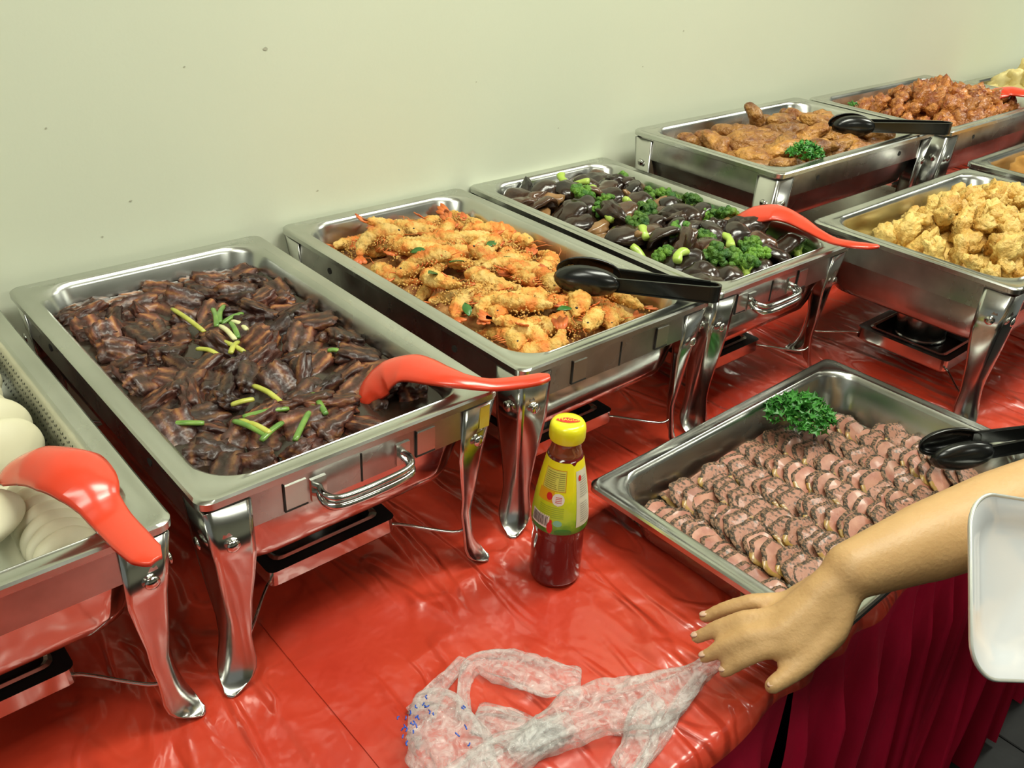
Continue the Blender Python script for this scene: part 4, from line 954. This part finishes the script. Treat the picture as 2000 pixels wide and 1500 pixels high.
ob('bag_fold', mesh('bag_fold', *bag_strip([(925, 1405), (985, 1418), (1050, 1432), (1100, 1440)], [.016, .022, .018, .01], [.010, .012, .010, .01], 7), BAGM), bag)
ob('bag_fold', mesh('bag_fold', *bag_strip([(1215, 1505), (1245, 1450), (1255, 1400), (1285, 1370)], [.012, .016, .016, .010], [.010, .016, .018, .014], 8), BAGM), bag)
ob('bag_fold', mesh('bag_fold', *bag_strip([(1240, 1510), (1290, 1440), (1330, 1370), (1370, 1320)], [.005, .006, .006, .006], [.010, .012, .014, .012], 9), BAGM), bag)
BLU = mat('blue_print_ink', (.02, .10, .55), .3)
st = []
for i in range(26):
    u, v = rnd.choice(((800, 1425), (790, 1422), (905, 1380), (903, 1420), (830, 1385), (815, 1405))); u += rnd.gauss(0, 8); v += rnd.gauss(0, 12)
    P = [at(u + q * rnd.uniform(-4, 4), v + q * rnd.uniform(1, 5), .033 + rnd.uniform(-.002, .001)) for q in (-1, 0, 1)]
    st.append(tube(P, .0007, 5))
tag(ob('blue_print', mesh('blue_print', *merge(*st), BLU), bag), 'smeared blue printing', None, None, 'stuff')

# ================================================================ person
SKIN = mat('skin', (.52, .31, .13), .5, c2=(.56, .34, .15), scale=30, sss=.05, bump=.25, bscale=260)
def caps(p0, p1, r0, r1, n=18, fl=None):
    p0, p1 = Vector(p0), Vector(p1); d = (p1 - p0); L_ = d.length; d.normalize(); s = d.cross(Vector((0, 0, 1)));
    s = s.normalized() if s.length > 1e-3 else Vector((1, 0, 0)); u = s.cross(d); R_ = []
    for t in [-.96, -.8, -.5, -.2, 0]: R_.append((p0 + d * r0 * t, r0 * math.sqrt(1 - t * t)))
    for k in (1, 2, 3): R_.append((p0 + d * L_ * k / 4, r0 + (r1 - r0) * k / 4))
    for t in [0, .2, .5, .8, .96]: R_.append((p1 + d * r1 * t, r1 * math.sqrt(1 - t * t)))
    fx, fy = fl or (1, 1)
    return loft([[c + (s * math.cos(a) * fx + u * math.sin(a) * fy) * r for a in [2 * PI * k / n for k in range(n)]] for c, r in R_], True, True, True)
def chain(pts, rs): return [caps(pts[i], pts[i + 1], rs[i], rs[i + 1]) for i in range(len(pts) - 1)]
def remesh(name, parts, vox, m, parent, smooth=4):
    V, F = merge(*parts); me = mesh(name, V, F, m); o = bpy.data.objects.new(name, me); COL.objects.link(o)
    r = o.modifiers.new('r', 'REMESH'); r.mode = 'VOXEL'; r.voxel_size = vox; r.use_smooth_shade = True
    s = o.modifiers.new('s', 'SMOOTH'); s.iterations = smooth; s.factor = .5
    bpy.context.view_layer.update(); me2 = bpy.data.meshes.new_from_object(o.evaluated_get(bpy.context.evaluated_depsgraph_get())); bpy.data.objects.remove(o)
    me2.materials.clear(); me2.materials.append(m); me2.polygons.foreach_set('use_smooth', [True] * len(me2.polygons)); return ob(name, me2, parent)
per = thing('person', 'person beyond the right edge reaching a bare arm over the table, holding a plate', 'person', (0, 0, 0))
wr_ = atd(1664, 1114, .870); elb = atd(2050, 968, .940); sho = Vector((.80, -.80, .47))
def hand(wrist, tips, kn, thumb, rk=.0095):
    out = []
    for K, T in zip(kn, tips):
        K, T = Vector(K), Vector(T); m1 = K + (T - K) * .45 + Vector((0, 0, .010)); m2 = K + (T - K) * .75 + Vector((0, 0, .007))
        out.append(caps(wrist + (K - wrist) * .12, K, .0165, .0125)); out += chain([K, m1, m2, T], [.0115, .0095, .0085, .0070])
    out += chain([wrist + (Vector(thumb[0]) - wrist) * .1] + [Vector(q) for q in thumb], [.018, .0150, .0115, .0085])
    return out
kn = [at(1545, 1262, .080), at(1522, 1236, .088), at(1522, 1206, .090), at(1540, 1178, .086)]
tips = [at(1415, 1312, .046), at(1376, 1284, .048), at(1360, 1246, .050), at(1376, 1206, .054)]
thumb = [at(1625, 1235, .090), at(1560, 1302, .068), at(1508, 1340, .055)]
rh = hand(wr_, tips, kn, thumb)
kmid = (kn[1] + kn[2]) / 2
armR = [caps(wr_ + (elb - wr_) * .05, wr_ + (kmid - wr_) * .45, .0275, .0190), caps(wr_, wr_ + (elb - wr_) * .35, .0280, .0385), caps(wr_ + (elb - wr_) * .35, wr_ + (elb - wr_) * .75, .0390, .0450), caps(wr_ + (elb - wr_) * .75, elb, .0450, .0440), caps(elb, sho, .040, .050)]
shoL = Vector((.88, -1.14, .47)); elL = Vector((.70, -1.10, .20)); wrL = Vector((.50, -.93, .185))
pc = atd(2024, 1152, .77)
nrm = (-ray(1950, 1000)).normalized()
knL = [pc + Vector((.055, -.02 - .018 * i, -.065 + .006 * i)) for i in range(4)]; tipL = [k_ + Vector((-.06, .03, .015)) for k_ in knL]
lh = hand(wrL, tipL, knL, [wrL + Vector((-.03, .02, .03)), wrL + Vector((-.06, .03, .05)), wrL + Vector((-.085, .04, .06))])
armL = chain([shoL, elL], [.050, .042]) + chain([elL, wrL], [.040, .026])
ch = Vector((.90, -.96, .42)); pel = Vector((1.0, -.97, .12)); hd_ = Vector((.86, -.95, .74))
body = [caps(ch + Vector((0, .09, 0)), ch + Vector((.02, -.10, 0)), .095, .095), caps(ch, pel, .115, .125), caps(pel + Vector((0, .07, 0)), pel + Vector((0, -.07, 0)), .105, .105), caps(ch + Vector((0, 0, .05)), sho, .07, .058), caps(ch + Vector((0, 0, .05)), shoL, .07, .058),
        caps(ch + Vector((-.01, .01, .10)), hd_ + Vector((.02, 0, -.08)), .052, .048), caps(hd_ + Vector((.02, 0, .03)), hd_ + Vector((-.025, 0, -.05)), .092, .058)]
body += [caps(hd_ + Vector((-.078, 0, .0)), hd_ + Vector((-.098, 0, -.025)), .008, .013), caps(hd_ + Vector((.02, .08, 0)), hd_ + Vector((.02, .085, -.03)), .013, .010), caps(hd_ + Vector((.02, -.08, 0)), hd_ + Vector((.02, -.085, -.03)), .013, .010)]
for sg in (1, -1):
    hp = pel + Vector((0, .09 * sg, -.05)); kn_ = Vector((.97, -.97 + .10 * sg, -.30)); an = Vector((1.02, -.97 + .10 * sg, -.67))
    body += chain([hp, kn_, an], [.085, .058, .038]) + [caps(an + Vector((0, 0, -.045)), an + Vector((-.15, 0, -.052)), .034, .026)]
remesh('body', rh + armR + lh + armL + body, .0042, SKIN, per, 6)
shirtm = mat('grey_shirt', (.16, .17, .19), .8, c2=(.18, .19, .21), scale=20, bump=.2)
remesh('shirt', [caps(ch + Vector((0, .09, 0)), ch + Vector((.02, -.10, 0)), .108, .108), caps(ch, pel, .130, .140), caps(ch + Vector((0, 0, .05)), sho, .082, .070), caps(ch + Vector((0, 0, .05)), shoL, .082, .070), caps(sho, sho + (elb - sho) * .42, .066, .064), caps(shoL, shoL + (elL - shoL) * .42, .066, .064), caps(pel + Vector((0, .07, 0)), pel + Vector((0, -.07, 0)), .122, .122)], .008, shirtm, per)
tr_ = []
for sg in (1, -1):
    hp = pel + Vector((0, .09 * sg, -.05)); kn_ = Vector((.97, -.97 + .10 * sg, -.30)); an = Vector((1.02, -.97 + .10 * sg, -.67)); tr_ += chain([hp, kn_, an], [.100, .075, .058])
remesh('trousers', tr_ + [caps(pel + Vector((0, .07, -.02)), pel + Vector((0, -.07, -.02)), .118, .118)], .008, mat('dark_trousers', (.02, .022, .03), .8, bump=.2), per)
shm_ = mat('black_shoe', (.012, .012, .013), .4)
for sg in (1, -1):
    an = Vector((1.02, -.97 + .10 * sg, -.67)); remesh('shoe', [caps(an + Vector((.015, 0, -.042)), an + Vector((-.17, 0, -.050)), .041, .033)], .006, shm_, per)
hairm = mat('black_hair', (.012, .010, .009), .45, bump=.6, bscale=150)
remesh('hair', [caps(hd_ + Vector((.035, 0, .045)), hd_ + Vector((.065, 0, -.06)), .096, .082)], .008, hairm, per)
for sg in (1, -1):
    ob('eye', mesh('eye', *lathe([(.0001, .011), (.008, .008), (.011, 0), (.0001, -.004)], 16), mat('eye_white', (.7, .7, .68), .2)), per, hd_ + Vector((-.0685, .030 * sg, .006)), (0, -PI / 2, 0))
    ob('pupil', mesh('pupil', *lathe([(.0001, .0122), (.004, .0116), (.0045, .010)], 12), EYE), per, hd_ + Vector((-.0685, .030 * sg, .006)), (0, -PI / 2, 0))
ob('lips', mesh('lips', *tube([hd_ + Vector((-.080, -.022, -.060)), hd_ + Vector((-.088, 0, -.059)), hd_ + Vector((-.080, .022, -.060))], [.003, .005, .003], 8), mat('lip', (.45, .14, .12), .4)), per)
NAIL = mat('nail', (.66, .42, .30), .3)
for K, T in list(zip(kn, tips)) + [(thumb[1], thumb[2])]:
    d = (T - K).normalized(); nz = (Vector((0, 0, 1)) - d * d.z).normalized(); o = ob('nail', mesh('nail', *lathe([(.0001, .0006), (.0030, .0003), (.0040, -.0010)], 12), NAIL), per, T + nz * .0060 - d * .0005, Matrix((d, nz.cross(d), nz)).transposed().to_euler(), (1.35, 1, 1))

# plate held in the other hand
PLM = mat('white_melamine_plate', (.72, .74, .76), .12, coat=.8, coatr=.03)
pt = thing('plate', 'white square-cornered plate with a silver rim held at the right edge', 'plate', pc)
cx_, cy_, cz_ = Vector((RC[0][0], RC[1][0], RC[2][0])), Vector((RC[0][1], RC[1][1], RC[2][1])), Vector((RC[0][2], RC[1][2], RC[2][2]))
Rm = Matrix((cx_, cy_, cz_)).transposed() @ Matrix.Rotation(math.radians(-10), 3, 'Z') @ Matrix.Rotation(math.radians(24), 3, 'Y') @ Matrix.Rotation(math.radians(-12), 3, 'X')
pt.rotation_euler = Rm.to_euler()
def sq(s, r, z, n=9): return rr(s, s * .92, r, n, z)
V, F = loft([sq(.100, .02, -.016), sq(.126, .03, -.012), sq(.160, .03, -.002), sq(.164, .03, .0012), sq(.159, .03, .0012), sq(.124, .03, -.009), sq(.098, .02, -.0128)], True, True, True)
ob('dish', mesh('dish', V, F, PLM), pt)
V, F = loft([sq(.1635, .03, -.0015), sq(.1665, .031, .0010), sq(.1640, .03, .0030), sq(.1600, .029, .0014)], True)
ob('rim', mesh('rim', V, F, mat('bright_rim', (.78, .80, .74), .3, .6)), pt)
